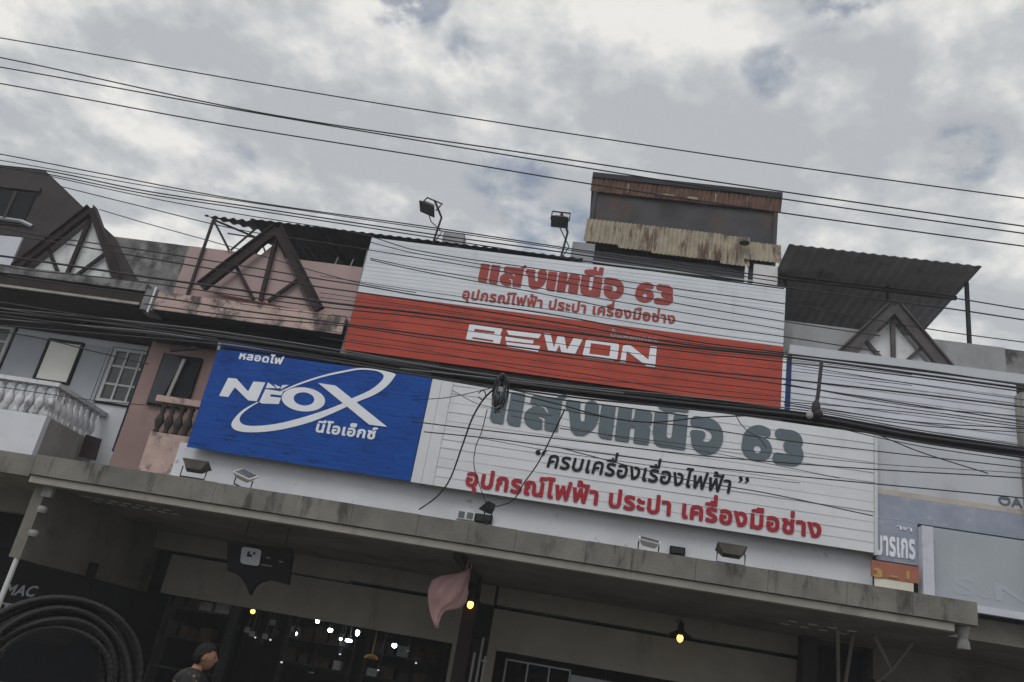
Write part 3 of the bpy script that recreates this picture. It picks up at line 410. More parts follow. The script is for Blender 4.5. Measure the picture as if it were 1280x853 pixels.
MB().box(-9.89, -9.40, .975, .998, 5.10, 6.28).build('wall_panel', M['bluepanel'], HA)
MB().tube([(-9.32, .95, 4.4), (-9.32, .95, 6.3)], .025).build('drainpipe', M['bluepanel'], HA)
# balcony
BZ0, BZ1, BX = 4.42, 4.93, -8.98
ba = MB().box(-13, BX, -.62, -.50, 3.66, BZ0).build('balcony', M['wband'], HA)
MB().box(BX-.12, BX, -.498, .99, 3.66, BZ0-.002).build('side_wall', M['greycem'], ba)
MB().box(-13, BX+.03, -.66, -.47, BZ1, BZ1+.07).box(BX-.14, BX+.03, -.468, .99, BZ1+.001, BZ1+.069).build('handrail', M['balw'], ba)
prof = [(.035, 0), (.055, .02), (.035, .06), (.05, .12), (.075, .2), (.06, .28), (.03, .35), (.045, .4), (.03, .44), (.05, .48), (.05, .51)]
def bal(parent, x, y, z, m, h=.51, name='baluster'):
    k = h/.51
    return MB().lathe((x, y, z), [(r*1.05, q*k) for r, q in prof], 10).build(name, m, parent, smooth=True)
b0 = bal(ba, BX-.07, -.56, BZ0, M['balw'])
def copy_part(src, parent, dx, dy=0, dz=0):
    c = src.copy(); col.objects.link(c); c.parent = parent; c.location = Vector(src.location)+Vector((dx, dy, dz)); return c
for k in range(1, 18): copy_part(b0, ba, -.185*k)
for k in range(1, 8): copy_part(b0, ba, 0, .19*k)
# white party fin between the houses, and the bluish pier beside it
MB().box(-8.325, -8.288, .46, .999, 4.22, 6.40).build('party_edge', M['darkband'], HA)

# ---- pink house
HB = thing('shophouse', (-6.4, 0, 0), 'pink shophouse with broken dark window beside the blue sign', 'house', 'row of shophouses')
MB().box(-8.286, -4.56, .46, 9, 3.64, 6.66).build('second_floor_wall', M['brownpink'], HB)
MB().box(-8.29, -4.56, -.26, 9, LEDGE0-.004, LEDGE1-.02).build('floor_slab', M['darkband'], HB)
MB().box(-8.05, -4.56, -.30, .10, LEDGE0+.01, LEDGE1+.03).build('ledge', M['pinkled'], HB)
MB().box(-8.29, -8.052, -.31, .10, LEDGE0-.03, LEDGE1+.05).build('ledge_bracket', M['mould'], HB)
MB().box(-8.125, -8.095, -.34, -.312, 6.6, 7.1).build('drain_spout', M['balw'], HB)
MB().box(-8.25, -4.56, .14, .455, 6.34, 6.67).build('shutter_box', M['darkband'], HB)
MB().box(-8.29, -7.30, .152, .352, LEDGE1, PAR-.004).build('parapet_bare', M['mould'], HB)
MB().box(-8.05, -4.56, .148, .35, LEDGE1, PAR).build('parapet', M['pink'], HB)
MB().box(-8.29, -4.56, .36, 9, 7.88, 7.98).build('roof_slab', M['cement'], HB)
MB().box(-8.28, -4.57, 2.78, 9, .15, 3.2)
gable(HB, at(347, 287, -.1), at(252, 360, -.1), at(398, 388, -.1), M['brown'], M['pink'], .165)
o = MB().box(-7.97, -7.22, .40, .458, 5.14, 6.13).build('window', M['darkw'], HB)
MB().prism([(-7.94, 5.16), (-7.72, 5.16), (-7.62, 5.7), (-7.58, 6.02), (-7.70, 6.1), (-7.92, 6.1)], .36, .398).build('broken_shutter', M['zincL'], o)
MB().bar((-7.60, .35, 5.2), (-7.52, .35, 6.05), .06, .04).build('shutter_rail', M['greycem'], o)
MB().bar((-7.75, .2, 6.13), (-7.3, .2, 6.24), .05, .05).build('torn_awning', M['dark'], o)
bb = MB().box(-7.46, -6.45, -.05, .06, 3.66, 4.56).build('balcony', M['pinkled'], HB)
MB().box(-7.55, -6.3, -.09, .10, 5.09, 5.2).build('handrail', M['pinkled'], bb)
c0 = bal(bb, -7.40, .0, 4.56, M['attic'], .50)
for k in range(1, 6): copy_part(c0, bb, .17*k)
MB().prism(px([(107, 543), (127, 549), (119, 576), (98, 571)], .44), .44, .458).build('step_panel', M['brown'], HB)

# ---- the electrical shop
HC = thing('shophouse', (-1, 0, 0), 'white walled electrical shop under long grey canopy carrying the big signs', 'shop', 'row of shophouses')
MB().box(-6.82, 4.42, -.18, .355, 3.63, 4.42).build('front_wall', M['wband'], HC)
MB().box(-6.5, 4.40, -.16, .35, 4.421, 6.1).build('front_wall_upper', M['cement'], HC)
MB().box(-2.78, 3.0, -.14, -.102, 6.13, 6.52).build('gap_board', M['attic'], HC)
MB().box(-4.56, 2.9, -.1, 9, 6.3, 8.5).build('upper_wall', M['cement'], HC)
MB().box(-4.56, 6.7, .36, 9, 3.63, 6.3).build('rear_block', M['cement'], HC)
can = MB()
xs = [-8.28, -7.35, -6.35, -5.4, -4.35, -3.3, -2.32, -1.58, -.9, .1, .75, 1.62, 2.6, 3.65, 4.5, 5.34]
for a, b in zip(xs, xs[1:]): can.box(a+.0025, b-.0025, -1.50, -1.40, 3.315, 3.62+random.uniform(-.005, .005))
can.box(-8.275, 5.335, -1.44, -1.39, 3.30, 3.60); can.box(-8.27, 5.33, -1.388, 2.6, 3.42, 3.61)
ca = can.build('canopy', M['concrete'], HC)
MB().box(-8.28, 5.05, -1.46, -1.30, 3.20, 3.299).build('canopy_lip', M['beam'], ca)
MB().box(-8.27, 5.33, -1.298, 2.6, 3.25, 3.418).build('soffit', M['soffit'], ca)
for x in (-8.1, 4.55):
    for k in range(7 if x < 0 else 4):
        for r in range(2):
            xx = (x+.15+.23*k) if x < 0 else (x-.25-.30*k); yy = -.55+.32*r if x < 0 else .55+.5*r
            MB().box(xx, xx+.13, yy, yy+.07, 3.238, 3.249).build('vent_slot', M['frame'], ca)
MB().box(-8.09, -5.62, 2.55, 2.9, 2.93, 3.249).box(-4.18, -1.82, 2.55, 2.9, 2.93, 3.249).box(-5.62, -4.18, 2.62, 2.9, 2.9, 3.249).build('beam', M['beam'], HC)
MB().box(-1.36, 4.30, 2.55, 2.9, 2.93, 3.249).build('beam', M['beam'], HC)
MB().box(-1.78, -1.42, 2.58, 2.9, 2.93, 3.249).build('beam_end', M['beam'], HC)
MB().box(-7.75, -2.05, 2.72, 2.95, 2.15, 2.87).build('lintel', M['beam'], HC)
MB().box(-1.40, 4.30, 2.72, 2.95, 2.16, 2.87).build('lintel', M['beam'], HC)
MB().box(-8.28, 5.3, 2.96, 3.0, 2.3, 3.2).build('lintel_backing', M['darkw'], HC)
MB().box(-2.05, -1.93, 2.70, 2.95, .15, 2.87).build('door_jamb', M['beam'], HC)
MB().box(-1.40, -1.25, 2.70, 2.95, .15, 2.155).build('door_jamb', M['beam'], HC)
MB().box(-8.28, -8.10, -1.25, 2.9, 2.12, 3.249).build('side_beam', M['soffit'], HC)
co = MB().box(-1.84, -1.62, 1.6, 1.95, .15, 3.248).build('column', M['brown'], HC)
MB().box(-1.76, -1.64, -1.29, 1.58, 3.12, 3.247).build('canopy_rib', M['room'], HC)
MB().box(4.05, 4.30, 2.2, 2.6, .15, 3.248).build('column', M['room'], HC)
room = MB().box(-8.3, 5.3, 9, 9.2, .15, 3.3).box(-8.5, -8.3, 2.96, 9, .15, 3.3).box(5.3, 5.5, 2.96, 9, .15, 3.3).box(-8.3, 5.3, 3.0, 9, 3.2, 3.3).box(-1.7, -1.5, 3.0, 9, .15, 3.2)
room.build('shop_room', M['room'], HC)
struct('floor', MB().box(-8.3, 5.3, 2.8, 9, -.3, .152), M['pave'])
dp = MB().tube([(-8.16, -1.2, 3.28), (-8.20, -1.2, .15)], .038).build('downpipe', M['frame'], HC)
for z in (2.86, 2.50): MB().lathe((-8.06, -1.22, z), [(.0, -.05), (.06, -.045), (.075, 0), (.065, .045), (.02, .055)], 12).build('pipe_clamp', M['goodsB'], dp)
MB().box(-8.14, -7.98, -1.27, -1.2, 3.05, 3.28).build('bracket', M['goodsB'], dp)
gate = MB()
for x in (-1.06, -.66, -.26, .12): gate.box(x, x+.03, 2.99, 3.02, .2, 2.06)
gate.box(-1.06, .15, 2.985, 3.015, 2.03, 2.06); gate.box(.16, 1.4, 3.02, 3.05, .2, 1.98)
gate.build('folding_gate', M['galv'], HC)

# ---- right hand house
HE = thing('shophouse', (4.8, 0, 0), 'grey shophouse with pale boards and triangular gable on the right', 'house', 'row of shophouses')
MB().box(2.9, 6.72, .15, .35, LEDGE1, PAR).build('parapet', M['cement'], HE)
MB().box(6.72, 12, .16, .36, 6.6, PAR-.01).build('parapet_dark', M['mould'], HE)
MB().box(3.12, 6.72, -.20, 9, LEDGE0, LEDGE1).build('floor_slab', M['cement'], HE)
MB().box(3.05, 12, -.26, .14, 7.44, 7.60).build('ledge', M['palegrey'], HE)
MB().box(3.0, 6.72, -.1, .14, LEDGE1, 7.43).build('ledge_wall', M['cement'], HE)
MB().box(2.9, 12, .37, 9, 7.88, 7.98).build('roof_slab', M['cement'], HE)
gable(HE, at(1117, 384, -.1), at(1052, 446, -.1), at(1186, 466, -.1), M['brownB'], M['gablew'], .18)
MB().box(6.75, 12, -.05, 9, 3.4, 6.6).build('side_wall', M['cement'], HE)
MB().box(6.62, 6.74, -.5, .0, 3.4, 7.2).build('pier', M['greycem'], HE)
MB().box(5.35, 12, -.2, 2.6, 3.30, 3.62).build('canopy', M['soffit'], HE)
MB().box(5.35, 12, 2.6, 2.9, 2.75, 3.3).build('beam', M['soffit'], HE)
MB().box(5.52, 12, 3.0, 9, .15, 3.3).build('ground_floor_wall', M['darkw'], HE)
# neighbour's lower canopy at far left
NB = tag(MB().box(-16, -8.31, -1.46, -1.36, 3.28, 3.60).box(-16, -8.31, -1.36, 2.7, 3.45, 3.58).build('concrete_canopy', M['concrete'], base=(-10, -1, 3.3)),
         'stubby grey concrete canopy of the pale blue house at far left', 'canopy')
lv = MB()
for k in range(26): lv.box(-8.35-.14*k-.1, -8.35-.14*k, -1.34, 1.0, 3.41, 3.445)
lv.build('ribbed_soffit', M['louver'], NB)
MB().box(-16, -8.5, 1.0, 1.25, 2.98, 3.44).build('beam', M['beam'], NB)

# ------------------------------------------------------------------ roofs above the parapets
def roof(name, label, x0, x1, pt, m, posts, n=(0, 0, 1), amp=.011):
    r = thing(name, ((x0+x1)/2, 0, PAR), label, 'roof')
    MB().corrug(x0, x1, lambda x, t: (pt(x, t), n), .18, amp).build('corrugated_sheet', m, r, smooth=True)
    for p, q, w in posts: MB().bar(p, q, w, w).build('post', M['dark'], r)
    return r
rr = roof('rooftop_canopy', 'dark corrugated roof on thin posts at right behind the grey gable', 3.02, 6.35,
     lambda x, t: (x, 0+6*t, 9.70-.25*t), M['zinc'], [((6.3, .5, PAR), (6.3, .5, 9.62), .06), ((6.3, 2.9, 8), (6.3, 2.9, 9.5), .06), ((5.05, .9, 8.0), (5.05, .9, 9.58), .04), ((3.2, 1, 8), (3.2, 1, 9.6), .06)])
for y in (.9, 3.0): MB().box(2.75, 6.3, y, y+.06, 9.52-.04*y, 9.585-.04*y).build('purlin', M['dark'], rr)
tag(MB().box(2.75, 6.2, 6, 6.1, 7.9, 9.5).build('back_wall', M['zinc'], rr))
rl = roof('rooftop_canopy', 'black corrugated roof on light steel frame above the pink parapet', -6.98, -.62,
     lambda x, t: (x, .0+6*t, 8.90+.6*t), M['zincL'], [((-7.74, .1, 7.02), (-7.74, .1, 8.83), .045), ((-7.74, .1, 8.83), (-7.25, .12, 8.24), .04), ((-6.85, .12, 8.80), (-7.22, .12, 8.24), .03), ((-6.62, .3, 8.75), (-6.85, .3, 8.24), .03), ((-7.1, .8, 8.98), (-6.62, .8, 8.24), .03), ((-7.75, .11, 8.84), (-6.6, 1.2, 8.92), .03), ((-7.4, .14, 8.6), (-6.8, .14, 8.58), .02)])
MB().corrug(-7.95, -6.98, lambda x, t: ((x, .1+(.10+.30*(x+7.95))*t, 8.91+.03*t), (0, 0, 1)), .18, .02).build('torn_sheet', M['zincL'], rl, smooth=True)
MB().box(-6.95, -.7, 5.9, 6.0, 7.9, 9.3).build('back_wall', M['zincL'], rl)
for x in (-5.25, -4.95, -4.66): MB().tube([(x, .3, 8.2), (x+.04, .3, 8.46)], .012).build('rebar', M['galv'], rl)
# rusty shed on the roof
sh = thing('rooftop_shed', (1.2, 1, 8), 'tall dark shed of rusty corrugated sheets on the shop roof', 'shed')
MB().box(-.66, 3.02, 1.10, 1.2, 8.5, 11.3).box(-.66, -.58, 1.05, 1.098, 8.5, 11.3).box(2.94, 3.02, 1.05, 1.098, 8.5, 11.3).build('wall', M['shedw'], sh)
MB().box(-.72, 3.07, .95, 3.2, 11.32, 11.44).build('roof_edge', M['dark'], sh)
MB().corrug(-.72, 3.07, lambda x, t: ((x, .98+.06*t, 11.31-.27*t), (0, -1, 0)), .09, .012).build('rusty_fascia', M['rust'], sh)
for a, b in ((.02, .04), (.55, .57), (.60, .95), (1.18, 1.42), (1.76, 1.78), (2.38, 2.41)):
    MB().box(a, b, .94, .95, 11.04, 11.10 if b-a > .1 else 11.24).build('light_patch', M['rustcream'], sh)
def apron(x0, x1, z0, z1, dz, m, name='apron_sheet'):
    MB().corrug(x0, x1, lambda x, t: ((x, 1.0+dz-.15*t, z1+(z0-z1)*t), (0, -1, 0)), .085, .016).build(name, m, sh, smooth=False)
apron(-.70, -.02, 9.76, 10.36, 0, M['rustcream']); apron(-.015, .62, 9.70, 10.36, 0, M['rustcream']); apron(.625, 1.94, 9.67, 10.36, 0, M['rustcream']); apron(1.945, 2.5, 9.62, 10.34, 0, M['rustcream'])
apron(2.38, 3.08, 9.76, 10.24, -.03, M['rustcream'], 'awning_sheet')
MB().box(-.6, 3.0, .95, 1.04, 8.4, 9.62).build('low_wall', M['zincL'], sh)
MB().box(-.6, 3.0, .90, .93, 9.34, 9.37).build('pipe', M['galv'], sh)
MB().box(2.58, 3.03, .86, .92, 8.6, 9.70).box(2.42, 2.48, .86, .92, 8.6, 9.66).build('window', M['lamp_white'], sh)
MB().lathe((2.36, .75, 10.12), [(.02, -.07), (.10, -.06), (.065, .03), (.02, .06)], 10).build('vent_cap', M['bronze'], sh)
# grey blocks at the ends of the roof edge
def block(px0, px1, label):
    a = at(*px0, .1); b = at(*px1, .1)
    o = MB().box(a.x, b.x, .1, .35, 8.3, a.z).build('concrete_block', M['stub'], base=((a.x+b.x)/2, .2, 8.3))
    tag(o, label, 'concrete post')
block((555, 289), (577, 310), 'square grey post stub above the sign beside the left floodlight')
block((716, 302), (741, 326), 'square grey post stub between right roof floodlight and rusty shed')
# ------------------------------------------------------------------ signs
def frame_posts(root, x0, x1, z0, z1, y):
    MB().box(x0+.03, x1-.03, y, y+.08, z0+.03, z1-.03).build('backing_frame', M['dark'], root)
S1 = thing('shop_sign', (-.77, -.2, 6.46), 'wide sign with white upper half and red lower half at the top of the shop', 'sign', 'shop signs')
MB().slats(-4.50, 2.955, 7.575, 8.70, -.20, .075, .003).build('white_panel', M['white'], S1)
MB().slats(-4.50, 2.955, 6.46, 7.572, -.20, .075, .0025).build('red_panel', M['red'], S1)
MB().box(2.958, 3.02, -.20, -.13, 6.46, 7.45).build('edge_trim', M['whtxt'], S1)
MB().box(3.024, 3.09, -.22, -.14, 6.38, 7.32).build('navy_strip', M['bluepost'], S1)
frame_posts(S1, -4.5, 2.95, 6.46, 8.7, -.172)
LY = -.203
text('shop_name', 'แสงเหนือ 63', 'heavy', (596.7, 353), (840.7, 382.5), .385, LY, .004, M['redtxt'], S1)
text('lettering', 'อุปกรณ์ไฟฟ้า ประปา เครื่องมือช่าง', 'bold', (577, 373), (843.5, 405), .150, LY, .004, M['redtxt'], S1)
text('small_lettering', 'ปั๊มฝอกทอง'.replace('๊', '้'), 'bold', (763, 421), (822.5, 428.5), .075, LY, .004, M['pink'], S1)
Z2 = ((570, 390), 4.741)
def P2(p): return px(p, LY, *Z2)
bew = [[(58,165),(80,75),(265,92),(276,104),(263,133),(271,146),(259,193)], [(112,101),(230,117),(227,131),(106,116)], [(100,150),(222,169),(219,180),(95,161)],
 [(300,110),(506,132),(490,158),(312,137)], [(292,146),(462,166),(456,189),(294,171)], [(296,180),(500,203),(486,238),(304,208)],
 [(520,125),(560,130),(580,213),(603,141),(641,146),(657,226),(700,150),(754,156),(706,250),(624,240),(613,197),(592,236),(545,228)],
 [(772,163),(786,160),(950,183),(967,197),(956,279),(936,291),(760,268),(750,254)], [(800,186),(918,202),(908,264),(790,249)],
 [(990,200),(1030,196),(1140,284),(1152,204),(1190,208),(1180,327),(1130,322),(1012,232),(1005,302),(972,298)]]
link('brand_lettering', fill_loops([P2(p) for p in bew], LY, .004), M['whtxt'], S1)

S2 = thing('shop_sign', (-4.7, -.4, 4.31), 'blue light bulb sign with white swoosh emblem left of the white sign', 'sign', 'shop signs')
MB().slats(-6.585, -2.80, 4.31, 6.085, -.40, .075, .0022).build('blue_panel', M['blue'], S2)
frame_posts(S2, -6.58, -2.8, 4.31, 6.08, -.376)
MB().tube([(-6.62, -.36, 6.17), (-2.75, -.36, 6.17)], .05).build('top_tube', M['bluetube'], S2)
LY = -.403
text('lettering', 'หลอดไฟ', 'bold', (298.4, 448.6), (352.8, 455.8), .10, LY, .005, M['whtxt'], S2)
text('lettering', 'นีโอเอ็กซ์', 'bold', (394, 539.6), (469.3, 549.5), .135, LY, .005, M['whtxt'], S2)
def P3(p): return px(p, LY, (260, 430), 5.333)
def ell(cx, cy, rx, ry, rot, n=28): return [(cx+rx*math.cos(t)*math.cos(rot)-ry*math.sin(t)*math.sin(rot), cy+rx*math.cos(t)*math.sin(rot)+ry*math.sin(t)*math.cos(rot)) for t in (2*math.pi*i/n for i in range(n))]
neo = [[(75,347),(135,228),(190,232),(268,318),(303,252),(382,258),(325,383),(268,378),(180,290),(135,355)],
 [(343,388),(383,303),(440,310),(500,322),(488,345),(420,336),(412,352),(487,360),(472,402),(360,398)],
 [(400,258),(455,296),(385,296)], [(440,270),(492,292),(462,299)], [(494,276),(538,274),(486,306)],
 ell(636,371,145,80,.1), ell(640,368,69,44,.1)]
link('emblem', fill_loops([P3(p) for p in neo], LY, .005), M['whtxt'], S2)
def smooth(pts, k=3):
    P = [Vector((a, b, 0)) for a, b in pts]; r = []; n = len(P)
    for i in range(n-1):
        p0, p1, p2, p3 = P[max(0, i-1)], P[i], P[i+1], P[min(n-1, i+2)]
        for j in range(k):
            t = j/k; r.append((.5*((2*p1)+(p2-p0)*t+(2*p0-5*p1+4*p2-p3)*t*t+(3*p1-p0-3*p2+p3)*t**3))[:2])
    return r+[pts[-1]]
o_ = smooth([(330,388),(235,440),(168,510),(160,555),(210,584),(330,590),(500,570),(690,520),(850,455),(985,392),(1110,340),(1190,285),(1240,225),(1245,200),(1160,178),(1075,165),(1000,163),(900,180),(760,212),(600,265),(482,318)])
i_ = smooth([(495,322),(600,277),(760,224),(900,193),(1000,174),(1075,175),(1140,187),(1172,215),(1150,255),(1080,310),(965,362),(880,405),(760,450),(600,500),(450,535),(320,548),(240,540),(210,508),(228,468),(285,422),(340,390)])
link('swoosh', fill_loops([P3(o_+i_)], LY, .006), M['whtxt'], S2)
link('emblem_stroke', fill_loops([P3([(735,262),(852,280),(1195,555),(1075,540)])], LY-.004, .007), M['whtxt'], S2)

S3 = thing('shop_sign', (1, -.4, 4.29), 'big white lath sign with grey heading above black and crimson lines', 'sign', 'shop signs')
MB().slats(-2.42, 4.37, 4.30, 6.17, -.40, .150, .007).build('lath_panel', M['whiteB'], S3)
MB().box(-2.785, -2.62, -.405, -.36, 4.30, 6.17).box(-2.615, -2.424, -.405, -.36, 4.30, 6.17).build('side_board', M['whiteB'], S3)
MB().box(4.373, 4.42, -.42, -.33, 4.27, 6.18).build('edge_trim', M['frame'], S3)
MB().tube([(-2.75, -.36, 6.235), (1.6, -.36, 6.235)], .035).build('top_tube', M['lamp_white'], S3)
frame_posts(S3, -2.78, 4.4, 4.3, 6.17, -.362)
LY = -.406
text('shop_name', 'แสงเหนือ 63', 'heavy', (611, 528), (1004, 584.2), .575, LY, .005, M['slate'], S3)
text('slogan', 'ครบเครื่องเรื่องไฟฟ้า', 'hand', (683, 583.5), (912, 616.5), .205, LY, .004, M['black'], S3, shear=.12)
qm = [[(402,500),(412,482),(440,478),(430,490),(442,500),(436,516),(412,516)], [(448,506),(458,490),(494,486),(474,498),(470,508),(462,522),(448,518)]]
qn = [[(722,556),(744,562),(748,584),(728,600),(714,598),(730,584),(718,572)], [(770,562),(792,568),(794,590),(772,606),(758,602),(776,590),(764,578)]]
link('quotation_marks', fill_loops([px(p, LY, (600, 480), 5.818) for p in qm]+[px(p, LY, (800, 500), 5.818) for p in qn], LY, .004), M['black'], S3)
text('lettering', 'อุปกรณ์ไฟฟ้า ประปา เครื่องมือช่าง', 'bold', (581, 606.5), (1026.5, 672.5), .21, LY, .006, M['redtxtB'], S3)

# boards on the right hand house
S4 = thing('hoarding', (4.9, -.25, 6.3), 'lavender white slatted board behind the cables right of the red sign', 'board')
MB().slats(3.10, 6.66, 6.30, 7.42, -.25, .11, .010).build('panel', M['lav'], S4); frame_posts(S4, 3.1, 6.65, 6.3, 7.4, -.222)
S5 = thing('hoarding', (5.5, -.3, 5.3), 'pale grey board lettered OA below the cable bundle', 'board')
MB().box(4.435, 6.62, -.30, -.25, 5.33, 6.24).build('panel', M['palegrey'], S5)
MB().box(4.435, 8, -.32, -.27, 5.24, 5.327).build('bottom_strip', M['peach'], S5)
LY = -.302
text('lettering', 'OA', 'latin', (1248, 630.5), (1278, 635), .15, LY, .01, M['slate'], S5)
a = at(1250.5, 622, LY); b = at(1262, 624, LY)
MB().box(a.x, b.x, LY-.012, LY-.001, a.z-.018, a.z+.004).build('letter_bar', M['slate'], S5)
S6 = thing('hoarding', (5.5, -.32, 4.7), 'faded blue and white strip board lettered in Thai beside the white sign edge', 'board')
MB().box(4.43, 8, -.33, -.27, 4.86, 5.235).build('blue_strip', M['fade'], S6)
MB().box(4.43, 5.03, -.34, -.28, 4.22, 4.855).build('lettered_panel', M['fade'], S6)
LY = -.342
text('lettering', 'มารเกร', 'bold', (1094.5, 692), (1144, 698.5), .27, LY, .01, M['whtxt'], S6)
text('small_lettering', 'าะา', 'bold', (1121, 661.5), (1140, 665), .05, LY, .01, M['whtxt'], S6)
S7 = tag(MB().box(5.20, 8, -.36, -.30, 3.72, 4.83).build('hoarding', M['blgrey'], base=(6.3, -.33, 3.72)), 'large blank blue grey board at right edge above the canopy end', 'board')
MB().box(5.2, 8, -.45, -.361, 3.66, 3.76).build('bottom_lip', M['lav'], S7)
text('faint_lettering', 'S.N', 'latin', (1192, 741), (1290, 757), .26, -.361, .002, M['faint'], S7)
tag(MB().box(5.035, 5.195, -.50, -.30, 3.63, 4.80).build('white_post', M['lav'], base=(5.1, -.4, 3.63)), 'white upright post between the faded Thai lettering and the blue grey board', 'post')
S8 = thing('number_plate', (4.65, -.5, 3.95), 'orange number plate reading 3 dash 1 on the canopy', 'plate')
MB().box(4.30, 4.98, -.50, -.47, 3.93, 4.17).build('plate', M['orange'], S8)
LY = -.502
text('digit', '3', 'heavy', (1092, 721), (1103, 723), .13, LY, .01, M['yellow'], S8)
dsh = [[(1112, 719), (1122, 720.5), (1122, 723), (1112, 721.5)], [(1133, 714), (1137, 714.6), (1136.6, 725), (1132.8, 724.4)]]
link('digits', fill_loops([px(p, LY) for p in dsh], LY, .01), M['yellow'], S8)
MB().box(4.35, 4.90, -.49, -.46, 3.80, 3.926).build('lower_plate', M['creamp'], S8)

# black hanging sign shaped like a speech bubble
B = thing('hanging_sign', (-4.75, -.8, 3.2), 'black speech bubble sign with grey square emblem hung under canopy', 'sign')
LY = -.8
bub = [(284,676),(300,678),(366,686),(360,731),(350,728),(336,725),(325,727),(318,733),(312,744),(308,734),(303,724),(296,718),(284,714)]
MB().prism(px(bub, LY), LY, LY+.10).build('board', M['plastic'], B)
def rrect(q, r=.2):
    P = [Vector((a, b)) for a, b in q]; o = []
    for i in range(4):
        p, pv, nx = P[i], P[i-1], P[(i+1) % 4]
        for t in range(5):
            u = t/4; A = p.lerp(pv, r); C_ = p.lerp(nx, r); o.append(tuple((1-u)**2*A+2*(1-u)*u*p+u*u*C_))
    return o
MB().prism(px(rrect([(303,683.5),(327.5,687.5),(324,708.5),(300.5,704.5)]), LY), LY-.02, LY-.002).build('emblem_plate', M['stub'], B)
MB().prism(px([(310.5,689.5),(313.5,690),(312.8,693.4),(316,694),(315.5,697),(309,696)], LY), LY-.026, LY-.021).prism(px([(317,690.5),(320,691),(319.4,694),(316.8,693.6)], LY), LY-.026, LY-.021).build('emblem', M['black'], B)
for q in ([(326,705),(340,707.5),(340,709),(326,706.6)], [(333,696),(338,697),(338,699),(333,698)], [(349,701),(354,702),(354,704),(349,703)]): MB().prism(px(q, LY), LY-.004, LY-.001).build('lettering', M['cableg'], B)
for x in (-5.05, -4.4): MB().tube([(x, -.75, 2.85), (x, -.75, 3.249)], .01).build('hanger', M['dark'], B)

# ------------------------------------------------------------------ floodlights
def frustum(c, d, upv, w0, h0, w1, h1, L):
    d = Vector(d).normalized(); s = d.cross(Vector(upv)).normalized(); u = s.cross(d); c = Vector(c)
    p = []
    for cc, w, h in ((c-d*L/2, w0, h0), (c+d*L/2, w1, h1)):
        p += [cc-s*w/2-u*h/2, cc+s*w/2-u*h/2, cc+s*w/2+u*h/2, cc-s*w/2+u*h/2]
    return p, d, s, u
def floodlight(c, d, w, h, L, label, body, foot, flip=False, yoke=True, roof=False, group='floodlights on the canopy'):
    r = thing('floodlight', foot, label, 'floodlight', group)
    c = Vector(c); upv = (0, -1, .2) if abs(Vector(d).normalized().z) > .8 else (0, 0, 1)
    p, dd, s, u = frustum(c, d, upv, w*.62, h*.5, w, h, L)
    bo = MB().hexa(p).build('housing', body, r)
    q, *_ = frustum(c+dd*(L/2+.012), d, upv, w*1.06, h*1.06, w*1.06, h*1.06, .02); MB().hexa(q).build('rim', body, r)
    q, *_ = frustum(c+dd*(L/2+.026), d, upv, w*.9, h*.9, w*.9, h*.9, .006); MB().hexa(q).build('glass', M['glass'], r)
    if roof:
        a = c-dd*(.20)
        MB().tube([c+s*w*.56, a+s*w*.56, a-s*w*.56, c-s*w*.56], .016, 6).build('yoke', M['dark'], r)
        pole = MB().tube([a, Vector((foot[0]+.05, foot[1], foot[2]+.55)), Vector(foot)], .022, 6)
        pole.build('pole', M['dark'], r)
        MB().tube([c-dd*.05+s*.1, c+Vector((.10, 0, -.3)), Vector(foot)+Vector((.12, 0, .25)), Vector(foot)+Vector((.02, 0, .02))], .011, 5).build('cable', M['cable'], r)
        if flip: MB().tube([a, c], .016, 6).build('stem', M['dark'], r)
    else:
        MB().tube([c+s*w*.5, c+s*w*.5-Vector((0, 0, .16)), c-s*w*.5-Vector((0, 0, .16)), c-s*w*.5], .012, 5).build('yoke', M['dark'], r)
        MB().tube([c-Vector((0, 0, .16)), Vector(foot)], .02, 6).build('stem', M['dark'], r)
    return r
def cpos(x, y, Y): v = at(x, y, Y); return (v.x, v.y, v.z)
def on_canopy(x, y, Y, *a, **k):
    v = at(x, y, Y); floodlight((v.x, Y, v.z), (0, .40, .85) if not k.get('d') else k.pop('d'), *a, foot=(v.x, Y, 3.612), **k)
on_canopy(244, 585, -.9, .40, .20, .12, 'dark hooded floodlight under the left end of the blue sign', M['bronze'])
on_canopy(306, 597, -.9, .30, .24, .08, 'white framed floodlight under the blue sign', M['lamp_white'], d=(.2, -.45, .8))
on_canopy(611, 637, -.9, .20, .18, .08, 'small black floodlight tipped upward beside the sockets', M['dark'], d=(-.6, .3, .75))
on_canopy(811, 680, -.9, .30, .20, .08, 'white floodlight lying at the canopy edge below the crimson lettering', M['lamp_white'], d=(.1, -.35, .95))
on_canopy(914, 691, -.9, .40, .20, .12, 'dark hooded floodlight under the right part of the white sign', M['bronze'])
v = at(536, 259, -.1); floodlight(v, (-.35, -.25, -.9), .30, .26, .10, 'left tilted floodlight on thin pole above the roof edge', M['dark'], (at(541, 305, -.1).x, -.1, 8.80), roof=True, group='floodlights above the sign')
v = at(700, 275, -.1); floodlight(v, (.0, -.25, -.95), .30, .26, .09, 'right level floodlight on thin pole near the rusty shed', M['dark'], (at(701, 322, -.1).x, -.1, 8.80), flip=True, roof=True, group='floodlights above the sign')
